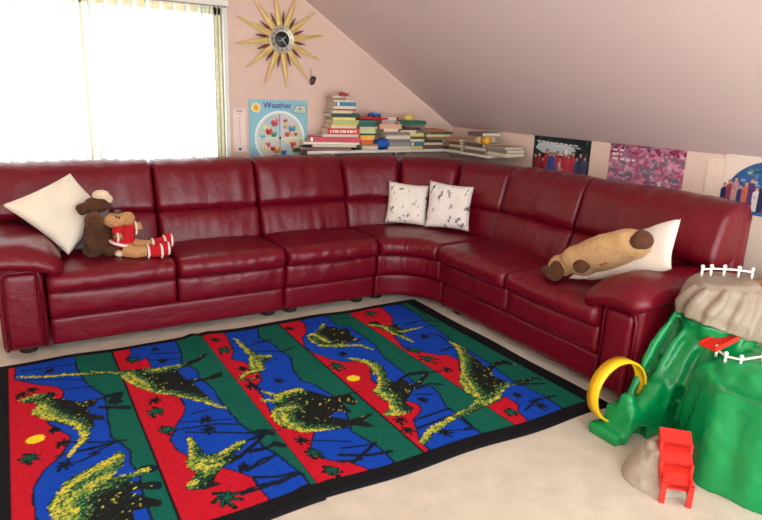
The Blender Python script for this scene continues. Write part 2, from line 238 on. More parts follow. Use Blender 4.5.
RUG={'S':[-3585,-3093,-2600,-2125,-1632,-1160],'red':[[(-3555,-1224),(-3560,-1310),(-3527,-1345),(-3477,-1412),(-3386,-1493),(-3360,-1552),(-3370,-1626),(-3416,-1635),(-3448,-1722),(-3440,-1853),(-3396,-1945),(-3368,-2012),(-3380,-2065),(-3419,-2149),(-3480,-2225),(-3517,-2326),(-3518,-2412),(-3514,-2509),(-3508,-2621)],[(-3003,-1216),(-3046,-1295),(-3022,-1352),(-2941,-1321),(-2943,-1443),(-2956,-1560),(-2952,-1710),(-2940,-1786),(-2890,-1856),(-2893,-1963),(-2910,-2016),(-2959,-2089),(-3013,-2202),(-3006,-2295),(-2978,-2350),(-2945,-2422),(-2866,-2516),(-2798,-2615),(-2799,-2687),(-2788,-2765),(-2793,-2807)],[(-2470,-1216),(-2491,-1356),(-2496,-1433),(-2545,-1554),(-2493,-1604),(-2465,-1772),(-2486,-1858),(-2550,-1936),(-2541,-2021),(-2563,-2203),(-2560,-2350),(-2457,-2431),(-2517,-2528),(-2523,-2626),(-2478,-2669),(-2433,-2680),(-2380,-2778),(-2371,-2805)],[(-1971,-1236),(-2020,-1362),(-2085,-1436),(-2118,-1563),(-2109,-1662),(-2056,-1793),(-1986,-1862),(-1947,-1853),(-1903,-1946),(-1986,-2102),(-1990,-2240),(-1953,-2371),(-1914,-2438),(-1936,-2491),(-2015,-2539),(-2060,-2638),(-2090,-2700),(-2092,-2776),(-2097,-2791)],[(-1376,-1183),(-1409,-1355),(-1573,-1642),(-1617,-1829),(-1577,-1874),(-1484,-2000),(-1449,-2006),(-1429,-2101),(-1502,-2201),(-1573,-2425),(-1554,-2570),(-1491,-2545),(-1486,-2637),(-1531,-2686),(-1547,-2751),(-1556,-2767)]],'blue':[[(-3279,-1219),(-3282,-1312),(-3262,-1477),(-3244,-1564),(-3200,-1678),(-3203,-1827),(-3216,-1929),(-3220,-2095),(-3195,-2152),(-3171,-2234),(-3185,-2320),(-3166,-2409),(-3177,-2508),(-3177,-2567),(-3176,-2688),(-3173,-2800)],[(-2752,-1197),(-2760,-1333),(-2790,-1467),(-2744,-1613),(-2757,-1695),(-2728,-1835),(-2730,-1992),(-2727,-2089),(-2716,-2242),(-2688,-2352),(-2693,-2440),(-2667,-2536),(-2651,-2628),(-2634,-2703),(-2631,-2782),(-2632,-2801)],[(-2269,-1187),(-2308,-1311),(-2271,-1414),(-2266,-1529),(-2248,-1645),(-2301,-1819),(-2306,-1947),(-2270,-2003),(-2235,-2175),(-2239,-2284),(-2311,-2487),(-2281,-2602),(-2265,-2678),(-2270,-2773),(-2277,-2801)],[(-1790,-1202),(-1805,-1334),(-1737,-1385),(-1741,-1549),(-1741,-1704),(-1788,-1901),(-1788,-2059),(-1804,-2217),(-1749,-2309),(-1762,-2386),(-1812,-2511),(-1804,-2646),(-1820,-2739),(-1814,-2774),(-1815,-2788)],[(-1220,-1141),(-1225,-1364),(-1257,-1535),(-1265,-1696),(-1292,-1862),(-1288,-2038),(-1304,-2213),(-1317,-2320),(-1333,-2445),(-1306,-2628),(-1319,-2779),(-1320,-2793)]],'dino':[([(-3546,-1554),(-3489,-1535),(-3411,-1545),(-3390,-1565),(-3415,-1611),(-3367,-1644),(-3301,-1715),(-3255,-1700),(-3238,-1737),(-3256,-1774),(-3285,-1777),(-3279,-1850),(-3228,-1893),(-3232,-1924),(-3271,-1904),(-3279,-1981),(-3292,-1975),(-3297,-2019),(-3317,-2083),(-3351,-2109),(-3394,-2182),(-3385,-2146),(-3356,-2092),(-3335,-2044),(-3333,-1985),(-3349,-1945),(-3324,-1958),(-3366,-1905),(-3434,-1821),(-3480,-1756),(-3503,-1719),(-3476,-1653),(-3479,-1625),(-3526,-1597)],[[(-3546,-1563),(-3483,-1548)],[(-3489,-1726),(-3459,-1653),(-3426,-1809)],[(-3426,-1800),(-3346,-1907),(-3317,-2024),(-3357,-2105),(-3394,-2182)],[(-3477,-1679),(-3451,-1779)]],26),([(-3478,-2462),(-3446,-2400),(-3412,-2333),(-3320,-2277),(-3237,-2237),(-3212,-2207),(-3191,-2247),(-3215,-2318),(-3269,-2382),(-3181,-2390),(-3124,-2366),(-3127,-2399),(-3219,-2429),(-3134,-2491),(-3225,-2504),(-3130,-2597),(-3135,-2621),(-3230,-2615),(-3234,-2708),(-3445,-2625),(-3460,-2536)],[[(-3460,-2536),(-3455,-2452),(-3402,-2363),(-3311,-2309),(-3224,-2244)],[(-3429,-2553),(-3410,-2453),(-3347,-2416)],[(-3410,-2453),(-3266,-2358),(-3140,-2385)],[(-3445,-2625),(-3404,-2523)]],36),([(-3548,-1274),(-3518,-1285),(-3399,-1348),(-3322,-1360),(-3186,-1417),(-3229,-1383),(-3151,-1410),(-3107,-1450),(-3101,-1435),(-3047,-1438),(-2965,-1456),(-2908,-1472),(-2806,-1491),(-2757,-1506),(-2765,-1536),(-2803,-1488),(-2766,-1482),(-2654,-1444),(-2655,-1467),(-2768,-1529),(-2834,-1544),(-2832,-1613),(-2823,-1684),(-2737,-1716),(-2641,-1690),(-2655,-1746),(-2783,-1730),(-2802,-1737),(-2779,-1872),(-2757,-1998),(-2726,-2059),(-2753,-2040),(-2802,-1957),(-2862,-1879),(-2925,-1802),(-2940,-1791),(-2967,-1767),(-3050,-1655),(-3088,-1541),(-3106,-1473),(-3153,-1427),(-3231,-1402),(-3188,-1438),(-3324,-1386),(-3400,-1369),(-3519,-1306)],[[(-3541,-1284),(-3400,-1357),(-3285,-1389),(-3230,-1393),(-3108,-1458)],[(-3091,-1507),(-3058,-1609),(-3000,-1731),(-2940,-1791)],[(-3061,-1477),(-3041,-1554),(-3002,-1658)],[(-2924,-1799),(-2801,-1953),(-2740,-2052)],[(-2953,-1485),(-2823,-1490)]],24),([(-2948,-2209),(-2931,-2227),(-2927,-2266),(-2924,-2304),(-2912,-2388),(-2854,-2392),(-2754,-2355),(-2731,-2367),(-2782,-2413),(-2814,-2430),(-2801,-2471),(-2839,-2484),(-2874,-2490),(-2920,-2536),(-2940,-2578),(-2918,-2597),(-2978,-2601),(-3032,-2573),(-3031,-2552),(-2973,-2493),(-2995,-2435),(-2988,-2390),(-2966,-2334),(-2948,-2255)],[[(-2940,-2223),(-2962,-2336),(-2984,-2425),(-2950,-2466),(-2887,-2478)],[(-2957,-2398),(-2900,-2436)],[(-2856,-2400),(-2756,-2363)],[(-3031,-2567),(-3001,-2539)],[(-2941,-2431),(-2941,-2494)]],24),([(-2445,-1257),(-2424,-1302),(-2416,-1405),(-2410,-1504),(-2374,-1574),(-2336,-1574),(-2354,-1622),(-2406,-1659),(-2428,-1733),(-2470,-1759),(-2531,-1774),(-2567,-1800),(-2556,-1821),(-2505,-1831),(-2488,-1784),(-2486,-1830),(-2539,-1851),(-2576,-1828),(-2581,-1794),(-2562,-1758),(-2518,-1735),(-2492,-1713),(-2490,-1667),(-2446,-1552),(-2445,-1460)],[[(-2447,-1262),(-2433,-1425),(-2438,-1556),(-2477,-1697)],[(-2421,-1564),(-2342,-1589)],[(-2575,-1797),(-2523,-1749),(-2444,-1737)],[(-2431,-1622),(-2444,-1713)]],20),([(-2525,-1975),(-2481,-2031),(-2444,-2020),(-2349,-2005),(-2344,-2025),(-2307,-2089),(-2262,-2161),(-2188,-2174),(-2122,-2182),(-2102,-2187),(-2157,-2171),(-2163,-2205),(-2165,-2264),(-2193,-2284),(-2233,-2229),(-2235,-2336),(-2296,-2300),(-2345,-2334),(-2270,-2404),(-2239,-2399),(-2223,-2402),(-2153,-2395),(-2167,-2409),(-2228,-2431),(-2203,-2502),(-2236,-2485),(-2279,-2446),(-2333,-2429),(-2300,-2460),(-2413,-2432),(-2494,-2414),(-2522,-2386),(-2553,-2345),(-2572,-2291),(-2569,-2220),(-2536,-2161),(-2509,-2118),(-2560,-2072),(-2554,-2056),(-2510,-2078),(-2495,-2053),(-2531,-1991)],[[(-2526,-1979),(-2486,-2043)],[(-2557,-2064),(-2504,-2091)],[(-2553,-2196),(-2569,-2272),(-2544,-2345),(-2491,-2408),(-2387,-2442)],[(-2490,-2081),(-2452,-2041),(-2344,-2020)],[(-2531,-2186),(-2455,-2180)],[(-2521,-2213),(-2532,-2291),(-2513,-2342)]],26),([(-2046,-1423),(-2021,-1405),(-1977,-1395),(-1861,-1273),(-1879,-1337),(-1838,-1350),(-1805,-1405),(-1755,-1470),(-1785,-1366),(-1783,-1432),(-1790,-1492),(-1800,-1579),(-1754,-1601),(-1810,-1618),(-1853,-1612),(-1937,-1643),(-1891,-1642),(-1805,-1673),(-1781,-1774),(-1807,-1748),(-1847,-1687),(-1942,-1654),(-1888,-1674),(-1969,-1663),(-1979,-1639),(-2017,-1626),(-2044,-1590),(-2042,-1563),(-2060,-1491)],[[(-2042,-1426),(-1867,-1287)],[(-2053,-1465),(-2049,-1577),(-1976,-1632),(-1882,-1663),(-1931,-1632),(-1819,-1678),(-1790,-1770)],[(-1994,-1433),(-1975,-1561)]],20),([(-1976,-1806),(-1924,-1850),(-1867,-1904),(-1855,-1996),(-1880,-2055),(-1865,-2036),(-1907,-2127),(-1898,-2185),(-1840,-2174),(-1824,-2249),(-1682,-2155),(-1691,-2179),(-1811,-2268),(-1854,-2285),(-1911,-2344),(-1964,-2389),(-1960,-2455),(-1999,-2479),(-2100,-2458),(-2112,-2431),(-2063,-2407),(-2033,-2366),(-2045,-2277),(-2048,-2231),(-2024,-2200),(-1982,-2170),(-1932,-2073),(-1904,-2002),(-1949,-2067),(-1911,-1944),(-1932,-1884),(-1981,-1815)],[[(-1961,-1819),(-1912,-1869),(-1897,-1975),(-1939,-2094),(-1959,-2141),(-2027,-2236),(-2003,-2298)],[(-2021,-2215),(-2022,-2288),(-2018,-2361)],[(-2109,-2432),(-2033,-2478)],[(-2043,-2383),(-2048,-2448)]],26),([(-1616,-1397),(-1583,-1361),(-1538,-1372),(-1543,-1448),(-1445,-1478),(-1470,-1549),(-1411,-1567),(-1333,-1598),(-1437,-1607),(-1509,-1611),(-1502,-1707),(-1515,-1775),(-1547,-1661),(-1562,-1585),(-1575,-1522),(-1594,-1447)],[[(-1613,-1415),(-1551,-1461),(-1553,-1590),(-1513,-1762)],[(-1539,-1483),(-1565,-1568)],[(-1489,-1589),(-1337,-1603)]],18),([(-1311,-1853),(-1298,-1904),(-1284,-1968),(-1316,-2050),(-1329,-2137),(-1358,-2261),(-1286,-2234),(-1203,-2225),(-1189,-2307),(-1239,-2265),(-1300,-2265),(-1369,-2303),(-1387,-2353),(-1380,-2413),(-1367,-2464),(-1298,-2454),(-1239,-2465),(-1232,-2487),(-1349,-2484),(-1376,-2467),(-1447,-2495),(-1486,-2513),(-1511,-2542),(-1589,-2572),(-1661,-2583),(-1839,-2628),(-2006,-2675),(-2052,-2714),(-2088,-2728),(-2100,-2707),(-2070,-2682),(-1995,-2632),(-1851,-2604),(-1719,-2563),(-1649,-2522),(-1632,-2481),(-1637,-2418),(-1595,-2321),(-1541,-2257),(-1588,-2309),(-1485,-2198),(-1414,-2082),(-1338,-1956)],[[(-1310,-1860),(-1313,-1940),(-1392,-2092),(-1521,-2251),(-1579,-2307),(-1615,-2418),(-1609,-2493)],[(-1515,-2247),(-1559,-2361),(-1600,-2467)],[(-1634,-2510),(-1810,-2590),(-2012,-2656),(-2092,-2708)],[(-1991,-2667),(-1865,-2623)],[(-1626,-2553),(-1525,-2535),(-1382,-2474)]],24)],'palm':[(-3533,-1510,32,0),(-3487,-1477,28,0),(-3519,-2101,38,1),(-3400,-2050,28,0),(-3403,-2222,34,0),(-3421,-1918,25,0),(-3011,-1315,36,1),(-3000,-1834,32,0),(-3016,-1942,40,1),(-3006,-2121,34,1),(-2849,-2202,34,0),(-2806,-2540,27,0),(-2920,-2695,53,1),(-2544,-1265,34,0),(-2540,-1427,44,1),(-2525,-1694,31,0),(-2556,-1909,34,0),(-2532,-2481,33,0),(-2528,-2591,36,1),(-2515,-2729,35,1),(-2087,-1256,31,0),(-2409,-1896,25,0),(-2068,-1879,48,1),(-1967,-1753,28,0),(-2069,-2515,36,0),(-2088,-2602,31,0),(-1869,-2405,24,0),(-1949,-2701,31,0),(-1500,-1235,47,1),(-1572,-1867,41,1),(-1571,-2007,51,1),(-1402,-1730,37,0),(-1561,-2172,33,0),(-1567,-2678,29,1),(-1426,-2571,25,0),(-1395,-2712,34,0),(-3404,-1286,24,0),(-2881,-1230,22,0),(-2873,-1397,26,0),(-2837,-2113,31,0),(-3151,-1769,23,0)],'sun':[(-3494,-1955),(-2061,-2044)],'line':[([(-3369,-2056),(-3269,-2108),(-3198,-2129),(-3172,-2135)],3),([(-3427,-2138),(-3273,-2142),(-3310,-2143),(-3211,-2129)],4),([(-3367,-2222),(-3279,-2188),(-3314,-2182),(-3212,-2136)],3),([(-3539,-1208),(-3282,-1265)],2),([(-3534,-1331),(-3269,-1463)],2),([(-3351,-1536),(-3217,-1562)],2),([(-2915,-1283),(-2760,-1333)],3),([(-2930,-1364),(-2787,-1410)],2),([(-3172,-1769),(-3138,-1697)],14),([(-3298,-1724),(-3138,-1697)],5),([(-3209,-1808),(-3120,-1841)],9),([(-3232,-1796),(-3118,-1854)],6),([(-3186,-1695),(-3134,-1687)],8),([(-3280,-2409),(-3124,-2387)],6),([(-3141,-2378),(-3121,-2388)],14),([(-3230,-2471),(-3130,-2500)],8),([(-3147,-2491),(-3129,-2501)],15),([(-2939,-2080),(-2743,-2169)],2),([(-2943,-2168),(-2665,-2346)],2),([(-2751,-2301),(-2581,-2354)],2),([(-2805,-2467),(-2636,-2360)],6),([(-2662,-2340),(-2631,-2363)],11),([(-2751,-2449),(-2631,-2480)],6),([(-2794,-2618),(-2626,-2705)],4),([(-2960,-2686),(-2784,-2676),(-2639,-2698)],3),([(-2723,-2368),(-2634,-2367)],6),([(-2648,-2354),(-2631,-2370)],13),([(-2749,-2444),(-2627,-2480)],6),([(-2644,-2466),(-2627,-2480)],13),([(-2787,-2556),(-2724,-2524),(-2667,-2537)],4),([(-2786,-2692),(-2638,-2703)],6),([(-2360,-1362),(-2259,-1367),(-2392,-1402),(-2268,-1376)],3),([(-2420,-1484),(-2265,-1560),(-2189,-1528)],4),([(-2317,-1639),(-2431,-1682)],2),([(-2481,-2493),(-2352,-2559)],2),([(-2413,-2587),(-2280,-2619)],3),([(-2437,-2635),(-2327,-2684),(-2242,-2702)],6),([(-2416,-2705),(-2268,-2616)],5),([(-2461,-2682),(-2372,-2695)],4),([(-1770,-1212),(-1663,-1245)],3),([(-1395,-1502),(-1238,-1507),(-1176,-1571)],4),([(-1509,-1579),(-1212,-1622)],2),([(-1149,-1250),(-1215,-1553)],2),([(-1857,-2168),(-1764,-2123),(-1678,-2143)],6),([(-1831,-2289),(-1743,-2269),(-1693,-2305)],6),([(-1866,-2343),(-1785,-2374)],3),([(-2001,-2545),(-1810,-2536)],4),([(-2043,-2608),(-1822,-2593)],4),([(-1818,-2639),(-1823,-2720),(-1860,-2718)],4),([(-1998,-2663),(-1805,-2746)],2),([(-1352,-1711),(-1310,-1762),(-1325,-1905)],4),([(-1450,-1957),(-1322,-1935)],4),([(-1338,-2464),(-1211,-2471),(-1186,-2495)],5),([(-1343,-2483),(-1206,-2541)],5),([(-1419,-2651),(-1257,-2663)],5),([(-1496,-2698),(-1347,-2648)],4),([(-1735,-2150),(-1803,-2139),(-1604,-2168)],4),([(-2526,-1979),(-2551,-1865)],5),([(-2995,-2128),(-2824,-2166),(-2713,-2233)],3),([(-2882,-2033),(-2749,-2035)],2),([(-2820,-2247),(-2691,-2332)],3),([(-2806,-2565),(-2700,-2540)],4),([(-2866,-2695),(-2758,-2695)],5)]}
BOOKS=[('x','the tall leftmost stack','books in the tall leftmost stack',-1.542,-1.124,0.998,0.0219,-16,(112,62,52),'s','dull brown-red'),
('x','the tall leftmost stack','books in the tall leftmost stack',-1.46,-1.07,1.0205,0.0234,-16,(28,52,96),'p','navy-covered'),
('x','the tall leftmost stack','books in the tall leftmost stack',-1.534,-1.061,1.0445,0.0161,-17,(232,222,196),'s','cream'),
('x','the tall leftmost stack','books in the tall leftmost stack',-1.485,-1.043,1.0612,0.0365,-22,(196,36,62),'s','crimson'),
('x','the tall leftmost stack','books in the tall leftmost stack',-1.376,-1.052,1.0983,0.019,-12,(214,214,218),'p','pale grey'),
('x','the tall leftmost stack','books in the tall leftmost stack',-1.342,-1.052,1.1179,0.0467,-10,(206,36,36),'s','bright red lettered'),
('x','the tall leftmost stack','books in the tall leftmost stack',-1.316,-1.079,1.1652,0.0219,-8,(226,206,170),'p','beige'),
('x','the tall leftmost stack','books in the tall leftmost stack',-1.308,-1.07,1.1877,0.0161,-10,(216,190,74),'s','mustard'),
('x','the tall leftmost stack','books in the tall leftmost stack',-1.299,-1.07,1.2044,0.0234,-5,(176,198,130),'s','pale green'),
('x','the tall leftmost stack','books in the tall leftmost stack',-1.299,-1.079,1.2284,0.019,-14,(240,214,110),'s','yellow'),
('x','the tall leftmost stack','books in the tall leftmost stack',-1.316,-1.061,1.248,0.0292,-6,(24,66,52),'s','dark green'),
('x','the tall leftmost stack','books in the tall leftmost stack',-1.308,-1.115,1.2778,0.0219,-12,(196,196,168),'p','stone grey'),
('x','the tall leftmost stack','books in the tall leftmost stack',-1.308,-1.097,1.3003,0.0117,-6,(178,44,44),'s','thin red'),
('x','the tall leftmost stack','books in the tall leftmost stack',-1.299,-1.097,1.3126,0.019,-8,(240,236,228),'p','white'),
('x','the tall leftmost stack','books in the tall leftmost stack',-1.282,-1.097,1.3322,0.0307,-6,(54,130,160),'s','teal blue'),
('x','the tall leftmost stack','books in the tall leftmost stack',-1.299,-1.106,1.3635,0.0117,-8,(236,230,220),'p','thin white'),
('x','the tall leftmost stack','books in the tall leftmost stack',-1.316,-1.195,1.3758,0.0161,-4,(150,120,96),'s','small tan'),
('x','the tall leftmost stack','books in the tall leftmost stack',-1.316,-1.212,1.3925,0.0146,-10,(184,140,110),'p','small peach'),
('x','the stack under the red board','books in the second stack under the red board',-1.043,-0.877,0.998,0.0292,-8,(214,204,178),'p','cream'),
('x','the stack under the red board','books in the second stack under the red board',-1.052,-0.896,1.0278,0.0161,-4,(176,120,90),'s','clay'),
('x','the stack under the red board','books in the second stack under the red board',-1.052,-0.942,1.0445,0.0292,-6,(228,96,46),'s','orange'),
('x','the stack under the red board','books in the second stack under the red board',-1.061,-0.905,1.0743,0.0365,-12,(244,178,32),'s','golden yellow'),
('x','the stack under the red board','books in the second stack under the red board',-1.07,-0.914,1.1114,0.0131,-4,(30,64,44),'s','thin dark green'),
('x','the stack under the red board','books in the second stack under the red board',-1.07,-0.905,1.1251,0.0365,-10,(190,214,150),'s','light green'),
('x','the stack under the red board','books in the second stack under the red board',-1.07,-0.896,1.1622,0.0146,-6,(206,160,110),'p','tan'),
('x','the stack under the red board','books in the second stack under the red board',-1.088,-0.914,1.1774,0.0292,-8,(20,96,80),'s','teal green'),
('x','the stack under the red board','books in the second stack under the red board',-1.097,-0.914,1.2072,0.0219,-4,(34,110,88),'s','sea green'),
('x','the stack beside the blue ball','books in the grey stack right of the blue ball',-0.801,-0.568,0.998,0.0219,-4,(222,208,176),'p','cream'),
('x','the stack beside the blue ball','books in the grey stack right of the blue ball',-0.82,-0.577,1.0205,0.0292,-7,(150,146,142),'s','mid grey'),
('x','the stack beside the blue ball','books in the grey stack right of the blue ball',-0.801,-0.587,1.0503,0.0292,-3,(128,122,122),'s','slate grey'),
('x','the stack beside the blue ball','books in the grey stack right of the blue ball',-0.82,-0.577,1.0801,0.0292,-8,(226,224,218),'p','white'),
('x','the stack beside the blue ball','books in the grey stack right of the blue ball',-0.811,-0.607,1.1099,0.0292,-2,(146,128,116),'s','taupe'),
('x','the stack beside the blue ball','books in the grey stack right of the blue ball',-0.849,-0.695,1.1397,0.0219,-6,(238,208,178),'p','pale peach'),
('x','the stack beside the blue ball','books in the grey stack right of the blue ball',-0.886,-0.676,1.1622,0.0365,-4,(226,176,144),'s','peach'),
('x','the stack beside the blue ball','books in the grey stack right of the blue ball',-0.867,-0.725,1.1993,0.0292,-8,(176,152,142),'s','dusty brown'),
('x','the stack beside the blue ball','books in the grey stack right of the blue ball',-0.867,-0.725,1.2291,0.0248,-3,(196,180,168),'p','light grey'),
('x','the stack under the yellow dome','books in the stack under the yellow dome',-0.577,-0.457,0.998,0.0219,-4,(232,206,110),'s','yellow'),
('x','the stack under the yellow dome','books in the stack under the yellow dome',-0.587,-0.447,1.0205,0.0365,-6,(60,116,128),'s','steel blue'),
('x','the stack under the yellow dome','books in the stack under the yellow dome',-0.607,-0.436,1.0576,0.0219,-8,(150,140,120),'p','putty'),
('x','the stack under the yellow dome','books in the stack under the yellow dome',-0.568,-0.426,1.0801,0.019,-2,(96,80,40),'s','olive brown'),
('x','the stack under the yellow dome','books in the stack under the yellow dome',-0.597,-0.447,1.0997,0.0292,-6,(214,206,130),'s','lime cream'),
('x','the stack under the yellow dome','books in the stack under the yellow dome',-0.695,-0.528,1.1295,0.0219,-4,(236,214,204),'p','blush white'),
('x','the stack under the yellow dome','books in the stack under the yellow dome',-0.666,-0.487,1.152,0.0219,-8,(66,40,34),'s','dark brown'),
('x','the stack under the yellow dome','books in the stack under the yellow dome',-0.607,-0.447,1.1745,0.0219,-4,(128,116,92),'s','khaki'),
('x','the stack under the yellow dome','books in the stack under the yellow dome',-0.695,-0.436,1.197,0.0292,-3,(22,104,92),'s','teal'),
('x','the low stack left of the corner','books in the low brown stack near the corner',-0.447,-0.239,0.998,0.0292,-4,(110,78,66),'s','brown'),
('x','the low stack left of the corner','books in the low brown stack near the corner',-0.447,-0.249,1.0278,0.0219,-7,(148,120,104),'p','mushroom'),
('x','the low stack left of the corner','books in the low brown stack near the corner',-0.447,-0.26,1.0503,0.0219,-3,(70,50,44),'s','dark brown'),
('x','the low stack left of the corner','books in the low brown stack near the corner',-0.416,-0.207,1.0728,0.0219,-6,(140,118,64),'s','olive'),
('x','the low stack left of the corner','books in the low brown stack near the corner',-0.426,-0.185,1.0953,0.0219,-3,(178,150,96),'p','straw'),
('x','the low stack left of the corner','books in the low brown stack near the corner',-0.385,-0.153,1.1178,0.019,-5,(90,84,52),'s','moss'),
('x','the low stack left of the corner','books in the low brown stack near the corner',-0.406,-0.249,1.1374,0.0219,-2,(176,104,70),'s','rust'),
('y','the flat pile in the shelf corner','flat books in the shelf corner',-0.274,-0.453,0.998,0.0231,0,(120,104,84),'s','brown'),
('y','the flat pile in the shelf corner','flat books in the shelf corner',-0.288,-0.453,1.0217,0.0231,0,(150,134,104),'p','sand'),
('y','the flat pile in the shelf corner','flat books in the shelf corner',-0.302,-0.44,1.0454,0.02,0,(98,84,70),'s','umber'),
('y','the flat pile in the shelf corner','flat books in the shelf corner',-0.274,-0.426,1.066,0.0231,0,(196,140,100),'s','apricot'),
('y','the middle pile right of the corner','flat books in the middle of the right shelf arm',-0.506,-0.783,0.998,0.0231,0,(120,116,96),'s','olive grey'),
('y','the middle pile right of the corner','flat books in the middle of the right shelf arm',-0.493,-0.771,1.0217,0.0231,0,(168,164,136),'p','pale olive'),
('y','the middle pile right of the corner','flat books in the middle of the right shelf arm',-0.506,-0.722,1.0454,0.0308,0,(92,84,74),'s','dark taupe'),
('y','the middle pile right of the corner','flat books in the middle of the right shelf arm',-0.52,-0.661,1.0768,0.0539,0,(170,136,116),'s','thick tan'),
('y','the middle pile right of the corner','flat books in the middle of the right shelf arm',-0.533,-0.71,1.1313,0.0308,0,(118,100,92),'s','brown grey'),
('y','the pile at the right shelf end','books at the right end of the shelf',-0.795,-1.013,0.998,0.0308,0,(96,92,84),'p','charcoal'),
('y','the pile at the right shelf end','books at the right end of the shelf',-0.783,-1.013,1.0294,0.0231,0,(134,130,112),'s','grey green'),
('y','the pile at the right shelf end','books at the right end of the shelf',-0.771,-0.991,1.0531,0.02,0,(158,140,128),'s','pinkish grey')]
# ------------------------------------------------------------ camera (fitted to the photograph's perspective)
cd=bpy.data.cameras.new('camera'); cam=bpy.data.objects.new('camera',cd); COL.objects.link(cam)
cd.sensor_width=36; cd.lens=619.967*36/762; cd.clip_start=.05
R_=Vector((.86184882,-.50605953,.03347185));U_=Vector((.10317427,.23956426,.96538284));F_=Vector((.49655985,.82856063,-.2586805))
cam.matrix_world=Matrix(((R_.x,U_.x,-F_.x,-3.46004),(R_.y,U_.y,-F_.y,-4.61145),(R_.z,U_.z,-F_.z,1.43291),(0,0,0,1)))
SC.camera=cam
SC.view_settings.view_transform='Standard'; SC.view_settings.look='None'; SC.view_settings.gamma=1; SC.view_settings.exposure=EXPO
w=bpy.data.worlds.new('daylight'); SC.world=w; w.use_nodes=True
bg=w.node_tree.nodes['Background']; bg.inputs[0].default_value=(*WCOL,1); bg.inputs[1].default_value=WSTR

# ------------------------------------------------------------ room shell: back wall y=0, knee wall x=0, ceiling slopes up to the left
XL=-5.0; YF=-5.5; KH=1.169; SL=.6408; CH=2.5; XR=-(CH-KH)/SL
wallm=mat('pink_wall_paint',WALLC,rough=.85,bump=.15,bscale=120,var=.03,vscale=1.5)
kneem=mat('cream_wall_paint',(240,214,196),rough=.85,bump=.15,bscale=120,var=.03,vscale=2)
ceilm=mat('mauve_shaded_ceiling',CEILC,rough=.9,bump=.12,bscale=90,var=.02,vscale=1)  # mauve tone from shading on the slope, put into the base colour
carpm=mat('cream_carpet',(214,200,176),rough=.95,bump=.9,bscale=320,var=.07,vscale=9,sheen=.3,dist=.006)
S='structure'
tag(MB().box(XL,.1,YF,.1,-.1,0).build('floor',carpm),kind=S)
# back wall with a window opening
wx0,wx1,wz0,wz1=-4.6,-2.075,.84,1.985
def prism(poly,y0,y1):
    n=len(poly); V=[(x,y0,z) for x,z in poly]+[(x,y1,z) for x,z in poly]
    return V,[tuple(range(n)),tuple(range(2*n-1,n-1,-1))]+[(i,(i+1)%n,n+(i+1)%n,n+i) for i in range(n)]
mb=MB(); mb.add(*prism([(wx1,0),(.1,0),(.1,KH-.1*SL),(0,KH),(XR,CH),(wx1,CH)],0,.1))
mb.box(XL,wx0,0,.1,0,CH); mb.box(wx0,wx1,0,.1,0,wz0); mb.box(wx0,wx1,0,.1,wz1,CH)
tag(mb.build('wall_back',wallm),kind=S)
tag(MB().box(0,.1,YF,.0,0,KH-.002).build('wall_right',kneem),kind=S)
V,F=prism([(0.1,KH-.1*SL),(XR,CH),(XR,CH+.1),(.1,KH-.1*SL+.1)],YF,-.0005); tag(obj('ceiling',V,F,ceilm,smooth=False),kind=S)
tag(MB().box(XL,XR,YF,-.0005,CH,CH+.1).build('ceiling_flat',ceilm),kind=S)
SC.objects['ceiling_flat'].name='ceiling.001'
tag(MB().box(XL-.1,XL,YF,.1,0,CH).build('wall_left',wallm),kind=S)
white=mat('white_gloss_paint',(236,232,224),rough=.5); wood=mat('pine_window_frame',(236,222,190),rough=.5,var=.1,vscale=30)
# window: pine frame, mullions, glass
fr=MB()
fr.box(wx0,wx1,.03,.09,wz1-.05,wz1); fr.box(wx0,wx1,.03,.09,wz0,wz0+.05); fr.box(wx0,wx0+.05,.03,.09,wz0,wz1); fr.box(wx1-.05,wx1,.03,.09,wz0,wz1)
fr.box(-3.02,-2.975,.03,.09,wz0,wz1)
win=tag(fr.build('window_1',wood),kind=S)
gm=bpy.data.materials.new('window_glass'); gm.use_nodes=True; nt=gm.node_tree; nt.nodes.remove(nt.nodes['Principled BSDF'])
t=nt.nodes.new('ShaderNodeBsdfTransparent'); g=nt.nodes.new('ShaderNodeBsdfGlossy'); g.inputs['Roughness'].default_value=.02; x=nt.nodes.new('ShaderNodeMixShader'); x.inputs[0].default_value=.05
nt.links.new(t.outputs[0],x.inputs[1]); nt.links.new(g.outputs[0],x.inputs[2]); nt.links.new(x.outputs[0],nt.nodes['Material Output'].inputs[0])
MB().box(wx0+.05,wx1-.05,.055,.059,wz0+.05,wz1-.05).build('window_pane',gm,win)
tr=MB(); tr.box(wx1,wx1+.03,-.02,0,wz0-.04,wz1+.03); tr.box(wx0-.03,wx1+.03,-.02,0,wz0-.06,wz0); tr.box(wx0-.03,wx1+.03,-.015,0,wz1,wz1+.03)
tag(tr.build('trim_1',white),kind=S)
# light panel (hatch) on the knee wall behind the third poster
tag(MB().box(-.006,0,-3.3,-2.475,.3,1.14).build('trim_2',mat('hatch_panel_paint',(246,224,204),rough=.7)),kind=S)
tag(MB().box(-.012,0,YF,-.0,0,.09).build('baseboard_right',white),kind=S)
tag(MB().box(XL,-.012,-.012,0,0,.09).build('baseboard_back',white),kind=S)

